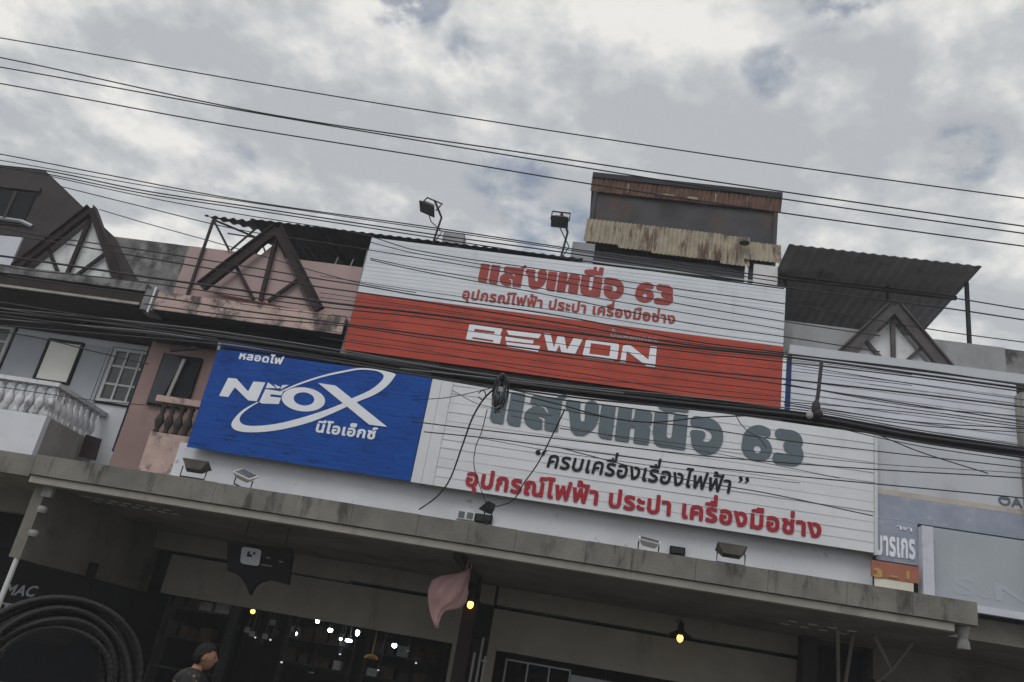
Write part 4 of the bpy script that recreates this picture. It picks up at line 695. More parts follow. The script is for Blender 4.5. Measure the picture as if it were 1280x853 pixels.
def wallbox(p0, p1, label, cat, m, socket=False):
    a, b = at(*p0, -.25), at(*p1, -.25)
    o = MB().box(a.x, b.x, -.25, -.182, b.z, a.z).build('wall_socket' if socket else 'junction_box', m, base=((a.x+b.x)/2, -.2, b.z))
    tag(o, label, cat)
    w = b.x-a.x
    if socket:
        for k in (.10, .58): MB().box(a.x+w*k, a.x+w*(k+.34), -.262, -.252, b.z+.02, a.z-.02).build('socket_face', M['slate'], o)
    else: MB().box(a.x+.02, b.x-.02, -.27, -.252, b.z+.02, a.z-.02).build('cover', M['dark'], o)
wallbox((572, 637), (592, 651), 'twin grey socket plate on the white wall above the canopy', 'socket', M['lamp_white'], True)
wallbox((595, 641.5), (614, 655), 'black box beside the twin sockets on the white wall', 'box', M['plastic'])
wallbox((838, 682), (856, 695), 'black box right of the white floodlight lying on canopy', 'box', M['plastic'])

# ------------------------------------------------------------------ lamps, bag, pipes under the canopy
def cone_lamp(p, Y, label):
    v = at(*p, Y)
    r = thing('pendant_lamp', (v.x, Y, v.z), label, 'lamp', 'amber lamps under the canopy')
    MB().lathe((v.x, Y, v.z), [(.025, .28), (.05, .24), (.06, .13), (.20, .05), (.205, .035), (.05, .12)], 18).build('shade', M['dark'], r, smooth=True)
    MB().ball((v.x, Y, v.z), .055, .055, .07).build('bulb', M['warm'], r, smooth=True)
    MB().tube([(v.x, Y, v.z+.28), (v.x, Y+.3, v.z+.34), (v.x, 2.55, v.z+.34)], .014, 6).build('arm', M['dark'], r)
cone_lamp((850, 798), 1.8, 'amber lamp in dark cone shade in front of right lintel')
cone_lamp((588, 756), 1.4, 'amber lamp on the brown column beside the pink bag')
def skinned(name, verts, edges, radii, m, parent, sub=1, root=0):
    me = bpy.data.meshes.new(name); me.from_pydata([tuple(v) for v in verts], edges, [])
    ob = bpy.data.objects.new(name, me); col.objects.link(ob)
    ob.modifiers.new('s', 'SKIN'); sv = me.skin_vertices[0].data
    for i, r in enumerate(radii):
        rr_ = r if isinstance(r, tuple) else (r, r); sv[i].radius = rr_; sv[i].use_root = (i == root)
    ss = ob.modifiers.new('u', 'SUBSURF'); ss.levels = sub; ss.render_levels = sub
    dg = bpy.context.evaluated_depsgraph_get(); dg.update()
    new = bpy.data.meshes.new_from_object(ob.evaluated_get(dg)); bpy.data.objects.remove(ob); new.materials.clear()
    return link(name, new, m, parent, smooth=True)
bagr = thing('plastic_bag', (-1.8, -.75, 3.1), 'crumpled pink plastic bag hung by the brown column', 'bag')
path = [((586, 713), .025), ((579, 718), .10), ((568, 724), .22), ((561, 732), .27), ((557, 741), .28), ((554, 750), .24), ((547, 759), .13), ((545, 768), .085), ((545, 777), .05), ((546, 785), .025)]
bm_ = MB(); rings = []
for j, (p, r_) in enumerate(path):
    c_ = at(*p, -.75); ring = []; r_ *= .9
    for i in range(40):
        a_ = 2*math.pi*i/40; fold = 1+.13*math.sin(7*a_+.5*j)+.06*math.sin(13*a_-.8*j)
        lob = 1+.16*max(0, math.cos(a_))*(1 if 3 <= j <= 5 else 0)
        ring.append(bm_.b.verts.new((c_.x+r_*fold*lob*math.cos(a_), c_.y+.55*r_*fold*math.sin(a_), c_.z+.10*r_*math.sin(3*a_+j)-.25*r_*max(0, math.cos(a_)))))
    rings.append(ring)
for A, C_ in zip(rings, rings[1:]):
    for i in range(40): bm_.face([A[i], A[(i+1) % 40], C_[(i+1) % 40], C_[i]])
bm_.face(rings[0]); bm_.face(rings[-1][::-1])
bm_.build('bag_body', M['bag'], bagr, smooth=True)
for dx in (-.03, .04): MB().tube([at(586, 714, -.75), at(586, 709, -.75)+Vector((dx, 0, 0)), at(587, 703, -.75)+Vector((dx*.6, 0, 0)), (at(587, 700, -.75).x, -.75, 3.22)], .012, 6).build('handle', M['bag'], bagr)
# pvc conduits standing in the gap between the bays
pv0 = None
for k, (x, z, lab) in enumerate(((-1.60, 2.05, 'shortest left'), (-1.49, 2.32, 'tallest middle'), (-1.40, 2.02, 'right capped'))):
    o = MB().tube([(x, 2.45, .15), (x+.005, 2.45, z)], .022, 8)
    if k == 2: o.box(x-.05, x+.05, 2.43, 2.47, z-.1, z-.07)
    tag(o.build('conduit_pipe', M['pvc'], base=(x, 2.45, .15), smooth=False), lab+' pale conduit pipe standing in the gap beside the brown column', 'pipe', 'conduit pipes in the gap')
# roll of black pipe standing on the pavement
hp = thing('pipe_roll', (-5.0, -4.8, 0), 'coil of black ribbed pipe standing at the kerb at lower left', 'pipe roll')
for k in range(16):
    rad = .84-.020*k+random.uniform(-.01, .01); yo = -.16+.075*(k % 5)+random.uniform(-.025, .025); pts = []; rs = []
    for i in range(120):
        a = 2*math.pi*i/120
        x, y = rad*math.cos(a), yo; c, s = math.cos(R(42)), math.sin(R(42))
        pts.append((-5.02+x*c-y*s+.035*math.sin(a*2+k*1.7), -4.8+x*s+y*c, 0.83+rad*math.sin(a)*.97)); rs.append(.027+(.005 if i % 2 else 0))
    MB().tube(pts, rs, 8, closed=True).build('pipe_turn', M['hose'], hp)
# steel bracket under the right end of the canopy
sb = thing('steel_bracket', (4.5, 1, 3.2), 'thin steel struts propping the right end of the canopy', 'bracket')
for a, b in (((4.15, .6, 3.24), (4.45, 1.5, 2.0)), ((4.45, .8, 3.24), (4.47, 1.5, 2.0)), ((4.7, .6, 3.24), (5.1, 1.0, 2.8)), ((5.3, .6, 3.24), (5.1, 1.0, 2.8)), ((4.47, 1.5, 2.0), (4.47, 1.5, .15)), ((5.1, 1, 2.8), (4.5, 1.5, 2.1))):
    MB().bar(a, b, .05, .04).build('strut', M['soffit'], sb)
v = at(1204, 797, -1.25)
tag(MB().lathe((v.x, v.y, v.z-.12), [(.03, -.04), (.085, -.03), (.075, .06), (.055, .1), (.08, .2), (.09, .28), (.04, .3)], 12).tube([(v.x, v.y, v.z+.16), (v.x, v.y, 3.26)], .02, 6).build('insulator', M['goodsB'], base=(v.x, v.y, v.z), smooth=False), 'stubby pale insulator hanging under the right end of the canopy', 'insulator')
# dark banner behind the pipe roll
bn = thing('banner', (-8.6, .6, 1.6), 'black banner lettered MAC hanging in the dark at lower left', 'banner')
a0 = at(0, 705, .6); a1 = at(95, 722, .6)
MB().box(a0.x-1.2, a1.x+.3, .6, .63, 1.0, 2.35).build('cloth', M['plastic'], bn)
text('lettering', 'MAC', 'latin', (4, 743), (42, 746), .18, .595, .008, M['stub'], bn, shear=.2)
text('lettering', 'T', 'latin', (-2, 765), (12, 767), .16, .595, .008, M['stub'], bn)

# ------------------------------------------------------------------ inside the shop
def bulb(p, Y, w=.06, h=.06, m='lit', label='small bright lamp among goods inside the shop', grp='lit lamps inside the shop'):
    v = at(*p, Y); r = MB().ball((v.x, Y, v.z), w, .05, h).build('bulb', M[m], base=(v.x, Y, v.z), smooth=True)
    tag(r, label, 'lamp', grp)
    MB().lathe((v.x, Y, v.z+h*.7), [(.04, 0), (.035, .08), (.012, .1), (.012, 3.2-v.z-h*.7)], 8).build('holder', M['dark'], r)
for p, w, h in (((397, 776), .042, .05), ((413, 788), .05, .045), ((369, 792), .045, .04), ((447, 791), .04, .065), ((493, 807), .05, .048), ((426, 799), .022, .03)):
    bulb(p, 4.5, w, h)
bulb((436, 801), 4.5, .075, .035, label='wide bright lamp in the middle of the lit lamps inside')
bulb((316, 764.5), 4.2, .05, .05, 'warm', 'amber lamp glowing just inside the left bay')
bulb((511, 814), 4.8, .05, .018, 'goodsB', 'dim unlit lamp right of the bright lamps inside'); bulb((389, 841), 4.0, .06, .022, 'goodsB', 'pale lamp head on thin stand low in the shop')
v = at(464, 824, 4.4); 
for q in ((352, 828), (338, 800), (319, 797), (425, 818), (473, 838), (520, 829)):
    bulb(q, 5.0, random.uniform(.014, .026), random.uniform(.014, .024), 'dimlit', 'tiny faint lamp scattered among dark stock inside the shop', 'faint lamps inside the shop')
v = at(464, 824, 4.4); am = tag(MB().lathe((v.x, 4.4, v.z), [(.15, 0), (.14, .03), (.09, .075), (.03, .09), (.01, .1), (.01, 1.4)], 16).build('dome_lamp', M['amber'], base=(v.x, 4.4, v.z), smooth=True), 'amber dome shade hanging inside the shop', 'lamp')
def shelf_unit(x, y, w, h, label, n=5):
    r = thing('shelf_unit', (x, y, .15), label, 'shelf')
    for sx in (-w/2, w/2): MB().box(x+sx-.02, x+sx+.02, y, y+.4, .15, h).build('upright', M['shelf'], r)
    for k in range(n): z = .3+k*(h-.4)/(n-1); MB().box(x-w/2+.021, x+w/2-.021, y, y+.4, z, z+.03).build('shelf_board', M['shelf'], r)
    return [(.3+k*(h-.4)/(n-1)+.031) for k in range(n)]
gi = 0
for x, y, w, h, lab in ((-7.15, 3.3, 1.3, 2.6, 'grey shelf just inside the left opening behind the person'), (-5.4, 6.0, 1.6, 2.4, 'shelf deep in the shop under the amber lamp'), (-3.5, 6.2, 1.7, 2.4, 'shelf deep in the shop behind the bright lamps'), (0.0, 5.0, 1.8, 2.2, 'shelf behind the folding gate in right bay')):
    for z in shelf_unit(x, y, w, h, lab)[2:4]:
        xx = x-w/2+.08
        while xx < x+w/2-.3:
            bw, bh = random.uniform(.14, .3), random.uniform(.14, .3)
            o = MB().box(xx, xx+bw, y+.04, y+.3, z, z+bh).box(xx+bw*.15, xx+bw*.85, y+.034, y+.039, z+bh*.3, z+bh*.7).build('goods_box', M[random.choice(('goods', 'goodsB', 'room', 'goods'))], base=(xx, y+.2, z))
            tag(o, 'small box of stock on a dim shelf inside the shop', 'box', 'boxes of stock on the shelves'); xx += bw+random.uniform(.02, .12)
for k in range(9):
    v = at(300+k*8+random.uniform(-3, 3), 778+random.uniform(-8, 22), 3.6)
    o = MB().box(v.x-.05, v.x+.05, 3.6, 3.63, v.z-.1, v.z).tube([(v.x, 3.61, v.z), (v.x, 3.61, 3.2)], .004, 4).build('hanging_packet', M[random.choice(('goodsB', 'goods', 'shelf'))], base=(v.x, 3.6, v.z))
    tag(o, 'small packet hanging from the shop ceiling left of the bright lamps', 'packet', 'packets hanging in the left bay')
# ------------------------------------------------------------------ the person at lower left
PX, PY = -3.32, -5.45
per = thing('person', (PX, PY, 0), 'person with short black hair and dark patterned shirt seen from behind, face turned right', 'person')
F = Vector((.93, .37, 0)).normalized(); S_ = Vector((F.y, -F.x, 0))          # facing right and away; S_ points to the right hand side
def J(f, s, z): return Vector((PX, PY, 0))+F*f+S_*s+Vector((0, 0, z))
def body(sel, rad, name, m, extra=0, sub=2):
    names = list(sel); idx = {n: i for i, n in enumerate(names)}
    E_ = [(idx[a], idx[b]) for a, b in BONES if a in idx and b in idx]
    return skinned(name, [JT[n] for n in names], E_, [(rad[n][0]+extra, rad[n][1]+extra) for n in names], m, per, sub)
JT = dict(pelvis=J(0, 0, .78), waist=J(0, 0, .93), chest=J(.01, 0, 1.10), upper=J(.02, 0, 1.20), neck=J(.035, 0, 1.285), skull=J(.055, 0, 1.345),
 hipL=J(0, -.09, .74), hipR=J(0, .09, .74), kneeL=J(.03, -.10, .42), kneeR=J(.0, .10, .42), ankL=J(-.01, -.10, .08), ankR=J(-.05, .10, .08), toeL=J(.15, -.11, .035), toeR=J(.11, .11, .035),
 shL=J(.01, -.17, 1.19), shR=J(.01, .17, 1.19), elL=J(-.03, -.23, .93), elR=J(-.03, .23, .93), wrL=J(.05, -.24, .72), wrR=J(.05, .24, .72))
RD = dict(pelvis=(.13, .11), waist=(.12, .10), chest=(.14, .11), upper=(.11, .09), neck=(.05, .05), skull=(.05, .05), hipL=(.085, .085), hipR=(.085, .085), kneeL=(.055, .055), kneeR=(.055, .055),
 ankL=(.04, .04), ankR=(.04, .04), toeL=(.035, .03), toeR=(.035, .03), shL=(.06, .06), shR=(.06, .06), elL=(.042, .042), elR=(.042, .042), wrL=(.028, .028), wrR=(.028, .028))
BONES = [('pelvis', 'waist'), ('waist', 'chest'), ('chest', 'upper'), ('upper', 'neck'), ('neck', 'skull'), ('pelvis', 'hipL'), ('hipL', 'kneeL'), ('kneeL', 'ankL'), ('ankL', 'toeL'),
 ('pelvis', 'hipR'), ('hipR', 'kneeR'), ('kneeR', 'ankR'), ('ankR', 'toeR'), ('upper', 'shL'), ('shL', 'elL'), ('elL', 'wrL'), ('upper', 'shR'), ('shR', 'elR'), ('elR', 'wrR')]
per.scale = (.98, .98, .968)
bd = body(JT, {k: ((v[0]*.66, v[1]*.66) if k in ('pelvis', 'waist', 'chest', 'upper', 'shL', 'shR', 'hipL', 'hipR') else v) for k, v in RD.items()}, 'body', M['skin'])
body([n for n in JT if n in ('pelvis', 'waist', 'chest', 'upper', 'shL', 'shR')], RD, 'shirt_core', M['shirt'], .05).name = 'shirt'
def chain(name, pts, rs, m, sub=2): return skinned(name, pts, [(i, i+1) for i in range(len(pts)-1)], rs, m, per, sub)
for a, b in (('shL', 'elL'), ('shR', 'elR')): chain('sleeve', [JT['upper'].lerp(JT[a], .6), JT[a], JT[a].lerp(JT[b], .75)], [.095, .10, .085], M['shirt'])
for q in 'LR': chain('trouser_leg', [JT['pelvis'], JT['hip'+q], JT['knee'+q], JT['ank'+q]+Vector((0, 0, .02))], [.13, .10, .072, .06], M['trouser']); chain('shoe', [JT['ank'+q]-Vector((0, 0, .03)), JT['toe'+q]], [.075, .062], M['plastic'])
# head: an egg with jaw, nose, lips, ears, eyes
hc = J(.075, 0, 1.385)
hb = bmesh.new(); bmesh.ops.create_uvsphere(hb, u_segments=36, v_segments=26, radius=1)
for v in hb.verts:
    x, y, z = v.co                                                       # local: x forward, y to the right, z up
    f = .098*x; s = .074*y; h_ = .118*z
    if z < 0: s *= 1-.28*(-z)**1.4; f = f*(1-.10*(-z)) + .018*(-z)*(1 if x > 0 else 0)
    if x > .5 and abs(y) < .5:
        f += .022*math.exp(-((y/.13)**2+((z+.12)/.16)**2)) + .009*math.exp(-((y/.09)**2+((z-.06)/.2)**2))       # nose
        f += .007*math.exp(-((y/.24)**2+((z+.42)/.05)**2)) + .006*math.exp(-((y/.2)**2+((z+.55)/.05)**2)) - .004*math.exp(-((y/.25)**2+((z+.485)/.025)**2))
        f -= .008*(math.exp(-(((y-.36)/.15)**2+((z-.06)/.1)**2))+math.exp(-(((y+.36)/.15)**2+((z-.06)/.1)**2)))
    v.co = hc+F*f+S_*s+Vector((0, 0, h_))
me = bpy.data.meshes.new('head'); hb.to_mesh(me); hb.free(); link('head', me, M['skin'], per, smooth=True)
hair = bmesh.new(); bmesh.ops.create_uvsphere(hair, u_segments=36, v_segments=26, radius=1)
kill = [v for v in hair.verts if v.co.z < (.45 if v.co.x > .45 else (.22 if v.co.x > .12 else (-.05 if v.co.x > -.25 else -.62))) - .06*math.sin(v.co.y*9+v.co.x*7)]
bmesh.ops.delete(hair, geom=kill, context='VERTS')
for v in hair.verts:
    x, y, z = v.co; k = 1+.03*math.sin(17*x+11*y)+.03*math.sin(23*y+7*z)+random.uniform(-.02, .02)
    v.co = hc+F*(.102*x*k)+S_*(.079*y*k)+Vector((0, 0, .123*z*k))
me = bpy.data.meshes.new('hair'); hair.to_mesh(me); hair.free(); ho = link('hair', me, M['hair'], per, smooth=True)
so_ = ho.modifiers.new('solid', 'SOLIDIFY'); so_.thickness = .006
for s in (-1, 1):
    e_ = MB().ball((0, 0, 0), 1)
    for v in e_.b.verts: x, y, z = v.co; v.co = hc+F*(-.005+.022*x)+S_*(s*(.076+.010*y))+Vector((0, 0, -.005+.032*z))
    e_.build('ear', M['skin'], per, smooth=True)
    MB().ball(hc+F*.082+S_*(s*.028)+Vector((0, 0, .008)), .011).build('eye', M['eye'], per, smooth=True)
# relaxed hands: palm, four unequal bent fingers, thumb leaving the side of the palm
dn = Vector((0, 0, -1))
for q, sg in (('wrL', 1), ('wrR', -1)):
    w = JT[q]
    skinned('palm', [w, w+dn*.04, w+dn*.085], [(0, 1), (1, 2)], [(.022, .02), (.034, .016), (.036, .014)], M['skin'], per, 2)
    for o_, L_ in ((.027, .066), (.009, .074), (-.009, .07), (-.027, .054)):
        b_ = w+dn*.08+F*o_; skinned('finger', [b_, b_+dn*L_*.45+S_*.006*sg, b_+dn*L_*.8+S_*.018*sg, b_+dn*L_+S_*.03*sg], [(0, 1), (1, 2), (2, 3)], [.0095, .009, .008, .006], M['skin'], per, 1)
    skinned('thumb', [w+dn*.02+F*.02, w+dn*.055+F*.045, w+dn*.085+F*.05+S_*.012*sg], [(0, 1), (1, 2)], [.012, .011, .008], M['skin'], per, 1)

# ------------------------------------------------------------------ overhead cables
def wire(pts, r, label, group, Y=-4.0, m='cable', ext=(-14.5, 12.5), name='power_cable', wob=0):
    """cable through photo points on the plane y = Y, carried on beyond the frame by its own sag"""
    P = [at(a, b, Y) for a, b in pts]
    if len(P) == 2: P.insert(1, (P[0]+P[1])/2-Vector((0, 0, .015*abs(P[1].x-P[0].x)/4)))
    # piecewise smooth curve through the points (Catmull-Rom), straight on outside
    if ext:
        s0 = (P[1].z-P[0].z)/(P[1].x-P[0].x); s1 = (P[-1].z-P[-2].z)/(P[-1].x-P[-2].x)
        if P[0].x > ext[0]+1 and pts[0][0] <= 5: P.insert(0, Vector((ext[0], Y, P[0].z+s0*(ext[0]-P[0].x)*.8)))
        if P[-1].x < ext[1]-1 and pts[-1][0] >= 1275: P.append(Vector((ext[1], Y, P[-1].z+s1*(ext[1]-P[-1].x)*.8)))
    C_ = []; n = len(P)
    for i in range(n-1):
        p0, p1, p2, p3 = P[max(0, i-1)], P[i], P[i+1], P[min(n-1, i+2)]
        m1 = (p2-p0)*(1/max(1e-6, (p2-p0).length))*(p2-p1).length; m2 = (p3-p1)*(1/max(1e-6, (p3-p1).length))*(p2-p1).length
        for j in range(10):
            t = j/10; q = p1*(2*t**3-3*t*t+1)+m1*(t**3-2*t*t+t)+p2*(-2*t**3+3*t*t)+m2*(t**3-t*t)
            if wob: q = q+Vector((0, random.uniform(-wob, wob), random.uniform(-wob, wob)))
            C_.append(q)
    C_.append(P[-1])
    mid = C_[len(C_)//2]
    o = MB().tube(C_, r*(.82 if r < .0145 else 1), 7).build(name, M[m], base=mid, smooth=True)
    return tag(o, label, 'cable', group)
G = 'power cables crossing the sky'
wire([(0, 47.5), (320, 104), (640, 156), (960, 204), (1280, 248)], .010, 'topmost single cable across the sky', G, -4.4)
wire([(0, 72), (320, 140), (640, 189), (960, 237), (1280, 283)], .011, 'second sky cable crossing its neighbour near the left third', G, -4.4)
wire([(0, 84), (320, 141.5), (640, 195), (960, 246), (1280, 292)], .011, 'third sky cable running just under the crossing pair', G, -4.2)
wire([(0, 104.5), (275, 155), (550, 199), (740, 230.5), (976, 266), (1280, 308)], .011, 'lowest sky cable passing in front of the rusty shed top', G, -4.2)
G2 = 'cables above the left roofs'
for k, (p, r) in enumerate((
 ([(0, 192.8), (120, 216), (300, 250), (540, 284.5), (741, 315), (980, 348), (1182, 371.5), (1280, 387)], .010),
 ([(0, 200.5), (180, 232), (300, 251.5), (540, 287), (700, 311), (971, 352)], .008),
 ([(0, 207), (60, 214), (180, 238.5), (300, 256.8), (540, 293), (741, 321), (980, 359), (1187, 386), (1280, 400)], .011),
 ([(0, 209), (60, 218), (180, 242), (300, 260.3), (500, 291), (700, 322), (860, 345), (980, 361)], .010),
 ([(20, 211), (180, 246), (300, 268), (452, 293), (520, 313), (700, 340), (860, 363), (980, 380), (1171, 413), (1280, 428)], .008),
 ([(75, 233), (180, 259), (297, 287), (400, 303), (520, 322), (700, 352), (860, 382), (980, 402), (1100, 420)], .008),
 ([(124, 262), (180, 278.6), (286, 308), (400, 341), (450, 354), (520, 366)], .007),
 ([(463, 303), (520, 317), (700, 346), (860, 372), (980, 392)], .007), ([(463, 323), (520, 335), (660, 358), (860, 392), (980, 412)], .007), ([(463, 325), (520, 338), (660, 364), (860, 404), (980, 421), (1100, 440)], .008))):
    wire(p, r, ['uppermost of the cables sloping over the left rooftops', 'thin cable hugging the uppermost rooftop cable', 'thick cable over the left rooftops in front of the shed foot', 'cable just below the thick rooftop cable',
                'thin cable skimming the top edge of the white sign', 'thin cable running to the steel roof frame and across the white sign top', 'thin lowest cable dropping across the pink wall',
                'fine cable crossing the red Thai heading', 'fine cable crossing below the red Thai heading', 'fine cable crossing the small red Thai line'][k], G2, -3.8-.05*k)
G3 = 'cables across the upper storey'
for k, (p, r) in enumerate((
 ([(0, 285), (60, 296), (180, 313), (287, 330), (400, 349), (450, 356.7), (520, 369), (700, 395), (860, 425.6), (980, 441)], .011),
 ([(0, 292), (70, 303), (180, 322), (287, 340), (400, 359), (447, 365.5), (520, 376), (700, 404), (860, 431), (980, 443), (1140, 461), (1280, 482)], .012),
 ([(0, 320), (38, 325), (120, 337), (180, 346), (260, 357), (400, 377), (520, 391), (700, 414), (860, 434), (980, 446), (1140, 467), (1280, 486)], .015),
 ([(0, 331), (30, 337), (120, 346), (180, 353), (300, 370), (400, 383.5), (520, 396), (700, 420), (860, 440), (980, 452.7), (1140, 471), (1280, 490)], .010),
 ([(11, 345), (73, 354), (220, 375), (300, 388), (400, 401), (520, 417), (700, 441), (860, 461.7), (980, 474), (1140, 492), (1280, 509)], .013),
 ([(180, 380), (300, 396), (435, 408), (520, 421), (700, 446), (860, 466), (980, 481), (1140, 506), (1280, 527)], .010),
 ([(400, 422), (520, 440), (700, 463), (860, 490), (980, 502), (1140, 516), (1280, 534)], .007),
 ([(980, 480), (1140, 508), (1280, 521)], .007), ([(980, 503), (1140, 527), (1280, 536)], .008), ([(980, 506), (1140, 531), (1280, 541)], .007), ([(985, 455), (1140, 480), (1280, 500)], .006),
 ([(0, 378), (100, 394), (180, 406), (272, 421), (428, 443), (540, 463)], .011), ([(0, 386), (60, 395), (180, 411), (272, 424)], .013),
 ([(0, 394), (120, 410), (272, 427), (428, 450), (540, 469)], .012), ([(0, 407), (120, 417), (272, 431), (428, 454), (620, 486)], .012), ([(0, 414), (60, 425), (120, 440), (185, 455)], .010), ([(0, 484), (120, 501), (200, 508)], .006),
 ([(150, 268), (150.5, 268.2), (151, 268.4)], .004))[:-1]):
    wire(p, r, ['highest cable over the pink parapet', 'second cable down over the pink parapet and red sign', 'thick cable along the foot of the gables', 'thin cable just under the thick cable at the gable feet',
                'cable across the ledges and through the white brand letters', 'cable just below the white brand letters', 'fine cable along the bottom of the red sign', 'fine short cable starting at the navy strip',
                'upper of two fine cables over the bottom of the lavender board', 'lower of two fine cables over the bottom of the lavender board', 'fine cable across the top of the lavender board',
                'cable under the dark ledge at left', 'short thick cable over the pale blue house top', 'cable above the bundle at left', 'cable grazing the top of the blue house windows', 'loose cable dropping over the cream blind', 'fine cable across the white balusters'][k], G3, -3.6-.04*k)
G4 = 'cables across the white sign'
for k, (p, r) in enumerate((
 ([(640, 500), (700, 512), (780, 525), (860, 533), (960, 548), (1094, 564), (1280, 585)], .008),
 ([(515, 527), (560, 532.6), (700, 549), (860, 568), (960, 577), (1094, 587), (1280, 598)], .009),
 ([(530, 540), (620, 549), (700, 560), (860, 581), (960, 592), (1094, 605), (1280, 623)], .009),
 ([(700, 560), (845, 597), (960, 617), (1091, 645)], .008), ([(1096, 543), (1150, 565), (1235, 592)], .008), ([(1000, 524), (1140, 556), (1280, 577)], .007),
 ([(626, 488), (700, 506), (760, 522), (815, 528), (880, 522), (1010, 518)], .010), ([(626, 484), (690, 498), (760, 507), (860, 520)], .010), ([(515, 500), (560, 497), (620, 484)], .006), ([(565, 488), (600, 506), (660, 516), (690, 520)], .005))):
    wire(p, r, ['thin cable crossing the tops of the slate letters', 'cable crossing just below the slate letters', 'cable crossing through the black slogan', 'slanting cable ending at the right edge of the white sign', 'slanting cable on the pale grey board',
                'cable dropping under the bundle towards the right edge', 'slack cable sagging over the slate letters', 'cable leaving the coil along the sign top', 'thin cable from the blue sign to the coil', 'fine loose wire beside the coil'][k], G4, -3.5-.04*k)
for pts in ([(400, 345), (520, 363), (700, 389), (860, 414), (980, 430)], [(400, 366), (520, 383), (700, 409), (860, 429), (980, 444)], [(400, 372), (520, 386), (700, 411), (860, 437), (980, 449), (1140, 469)],
            [(300, 380), (400, 393), (520, 405), (700, 430), (860, 450), (980, 463), (1140, 482)], [(400, 412), (520, 430), (700, 455), (860, 476), (980, 490), (1140, 512), (1280, 531)], [(435, 425), (520, 436), (700, 470), (860, 484), (980, 497)]):
    wire(pts, .0055, 'one of the many hair thin cables strung across the red sign', 'hair thin cables across the red sign', -3.4)
for pts in ([(700, 536), (860, 556), (960, 566), (1094, 580), (1280, 592)], [(600, 548), (700, 566), (860, 588), (1000, 604)], [(640, 520), (780, 548), (900, 568), (1050, 598)]):
    wire(pts, .005, 'one of the hair thin cables strung across the white sign', 'hair thin cables across the white sign', -3.3)
# the heavy bundle of telephone cables
G5 = 'strands of the heavy cable bundle'
base_pts = [(0, 390), (140, 405), (270, 420), (428, 446), (540, 465), (700, 487), (860, 504), (1020, 522), (1140, 544), (1280, 564)]
for k in range(8):
    dy = (-7, -4.2, -1.5, .5, 2.5, 5, 7.5, 3.6)[k]
    pts = [(x, y+dy*(.85 if x < 300 else 1.0)*(1.0 if x > 600 else .9)+random.uniform(-1.2, 1.2)) for x, y in base_pts]
    wire(pts, (.010, .015, .019, .022, .021, .018, .014, .016)[k], 'black strand of the heavy cable bundle crossing between the signs', G5, -4.0+.03*(k % 3), 'cableg' if k == 0 else 'cable')
wire([(0, 399), (180, 414), (252, 424)], .012, 'pale grey cable end lying along the left bundle', 'grey cables of the bundle', -4.1, 'cableg')
wire([(500, 461), (640, 476), (780, 492)], .011, 'pale grey cable lying along the bundle over the coil', 'grey cables of the bundle', -4.1, 'cableg')
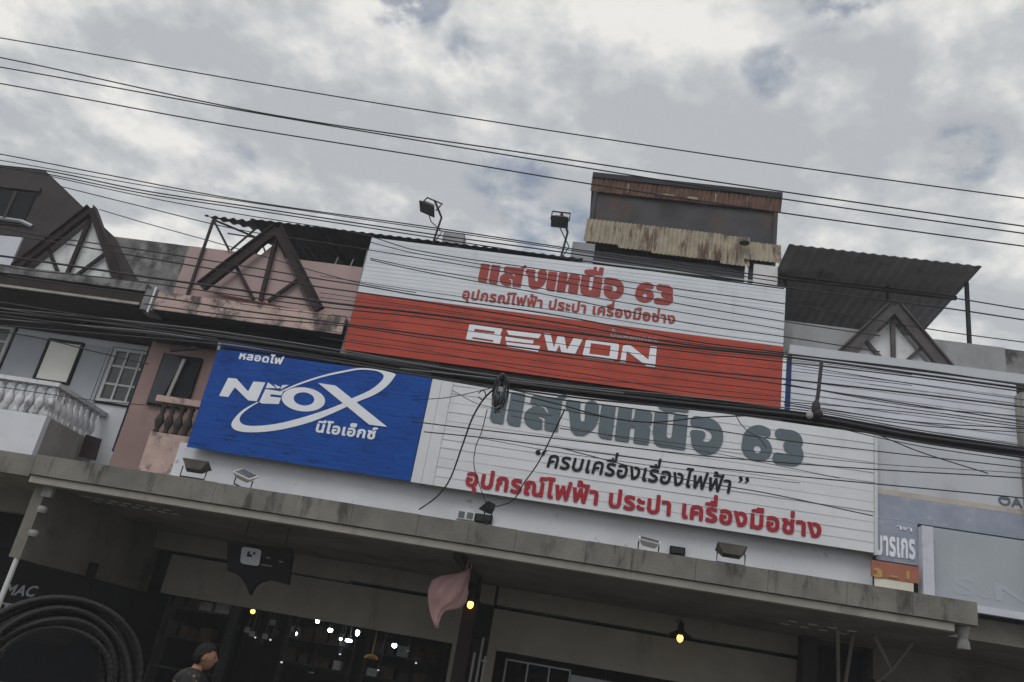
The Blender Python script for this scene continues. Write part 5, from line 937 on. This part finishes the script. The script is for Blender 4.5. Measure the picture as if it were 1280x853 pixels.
# spacer, clamp, coil and drops
sp = thing('cable_spacer', at(1020, 520, -4.15), 'black upright cable spacer with clamp at the right end of the red sign', 'cable spacer')
MB().tube([at(1027, 452, -4.15), at(1023, 490, -4.15), at(1021, 503, -4.15)], .022, 8).build('strap', M['cable'], sp)
v = at(1020, 510, -4.15); MB().ball(v, .05, .06, .10).ball(v+Vector((.02, 0, -.07)), .06, .06, .06).build('clamp', M['cable'], sp)
MB().ball(at(1012, 519, -4.2), .04, .04, .05).build('pale_tag', M['goodsB'], sp)
cl = thing('cable_coil', at(626, 475, -4.2), 'tangled coil of spare cable hanging on the bundle over the first slate letter', 'cable coil')
for k in range(16):
    c = at(626+random.uniform(-2.5, 2.5), 492+random.uniform(-5, 5), -4.2); pts = []
    rx, rz, tl = random.uniform(.03, .08), random.uniform(.14, .26), random.uniform(-.15, .15)
    for i in range(28):
        a = 2*math.pi*i/28; pts.append((c.x+rx*math.cos(a)-tl*rz*math.sin(a)*.4, c.y+.05*math.sin(2*a+k)-.02*k/4, c.z+rz*math.sin(a)))
    MB().tube(pts, random.uniform(.005, .009), 6, closed=True).build('loop', M[('cable', 'cableg')[k % 3 == 2]], cl, smooth=True)
MB().box(*(lambda v: (v.x-.03, v.x+.03, v.y-.09, v.y-.07, v.z-.03, v.z+.03))(at(627, 490, -4.2))).build('tie_tag', M['goodsB'], cl)
def drop(pts, r, label):
    P = [at(a, b, Y) for a, b, Y in pts]; C_ = []
    for i in range(len(P)-1):
        p0, p1, p2, p3 = P[max(0, i-1)], P[i], P[i+1], P[min(len(P)-1, i+2)]
        for j in range(8):
            t = j/8; C_.append(.5*((2*p1)+(p2-p0)*t+(2*p0-5*p1+4*p2-p3)*t*t+(3*p1-p0-3*p2+p3)*t**3))
    C_.append(P[-1]); tag(MB().tube(C_, r, 6).build('drop_cable', M['cable'], base=P[0], smooth=True), label, 'cable', 'cables dropping from the bundle')
drop([(618, 486, -4.1), (604, 500, -3.8), (590, 524, -3.4), (577, 560, -2.8), (562, 600, -2.0), (545, 622, -1.5), (524, 637, -1.2)], .011, 'slack drop cable curving from the coil down to the canopy')
drop([(609, 512, -4.0), (602, 540, -3.8), (594, 562, -3.4), (594, 590, -2.6), (612, 640, -1.0)], .006, 'thin drop wire from the coil to the black floodlight')
drop([(706, 512, -4.0), (690, 545, -3.4), (672, 580, -2.6), (655, 604, -1.9), (642, 625, -1.3), (626, 632, -1.0), (612, 634, -.95)], .009, 'drop cable slanting over the crimson lettering to the canopy')
drop([(598, 492, -4.0), (604, 488, -4.05), (607, 494, -4.0), (603, 500, -3.95), (598, 496, -3.95)], .007, 'small curl of wire left of the coil')
drop([(918, 516, -4.0), (926, 530, -3.9), (936, 540, -3.6), (948, 547, -3.2), (958, 560, -2.6)], .005, 'frayed thin wire hanging above the first digit')
hk = tag(MB().tube([at(273, 438, -.6), at(277, 421, -.6), at(283, 417, -.6), at(288, 423, -.6)], .03, 8).build('pipe_hook', M['galv'], base=at(273, 438, -.6)), 'bent grey pipe end at the top left corner of the blue sign', 'pipe')
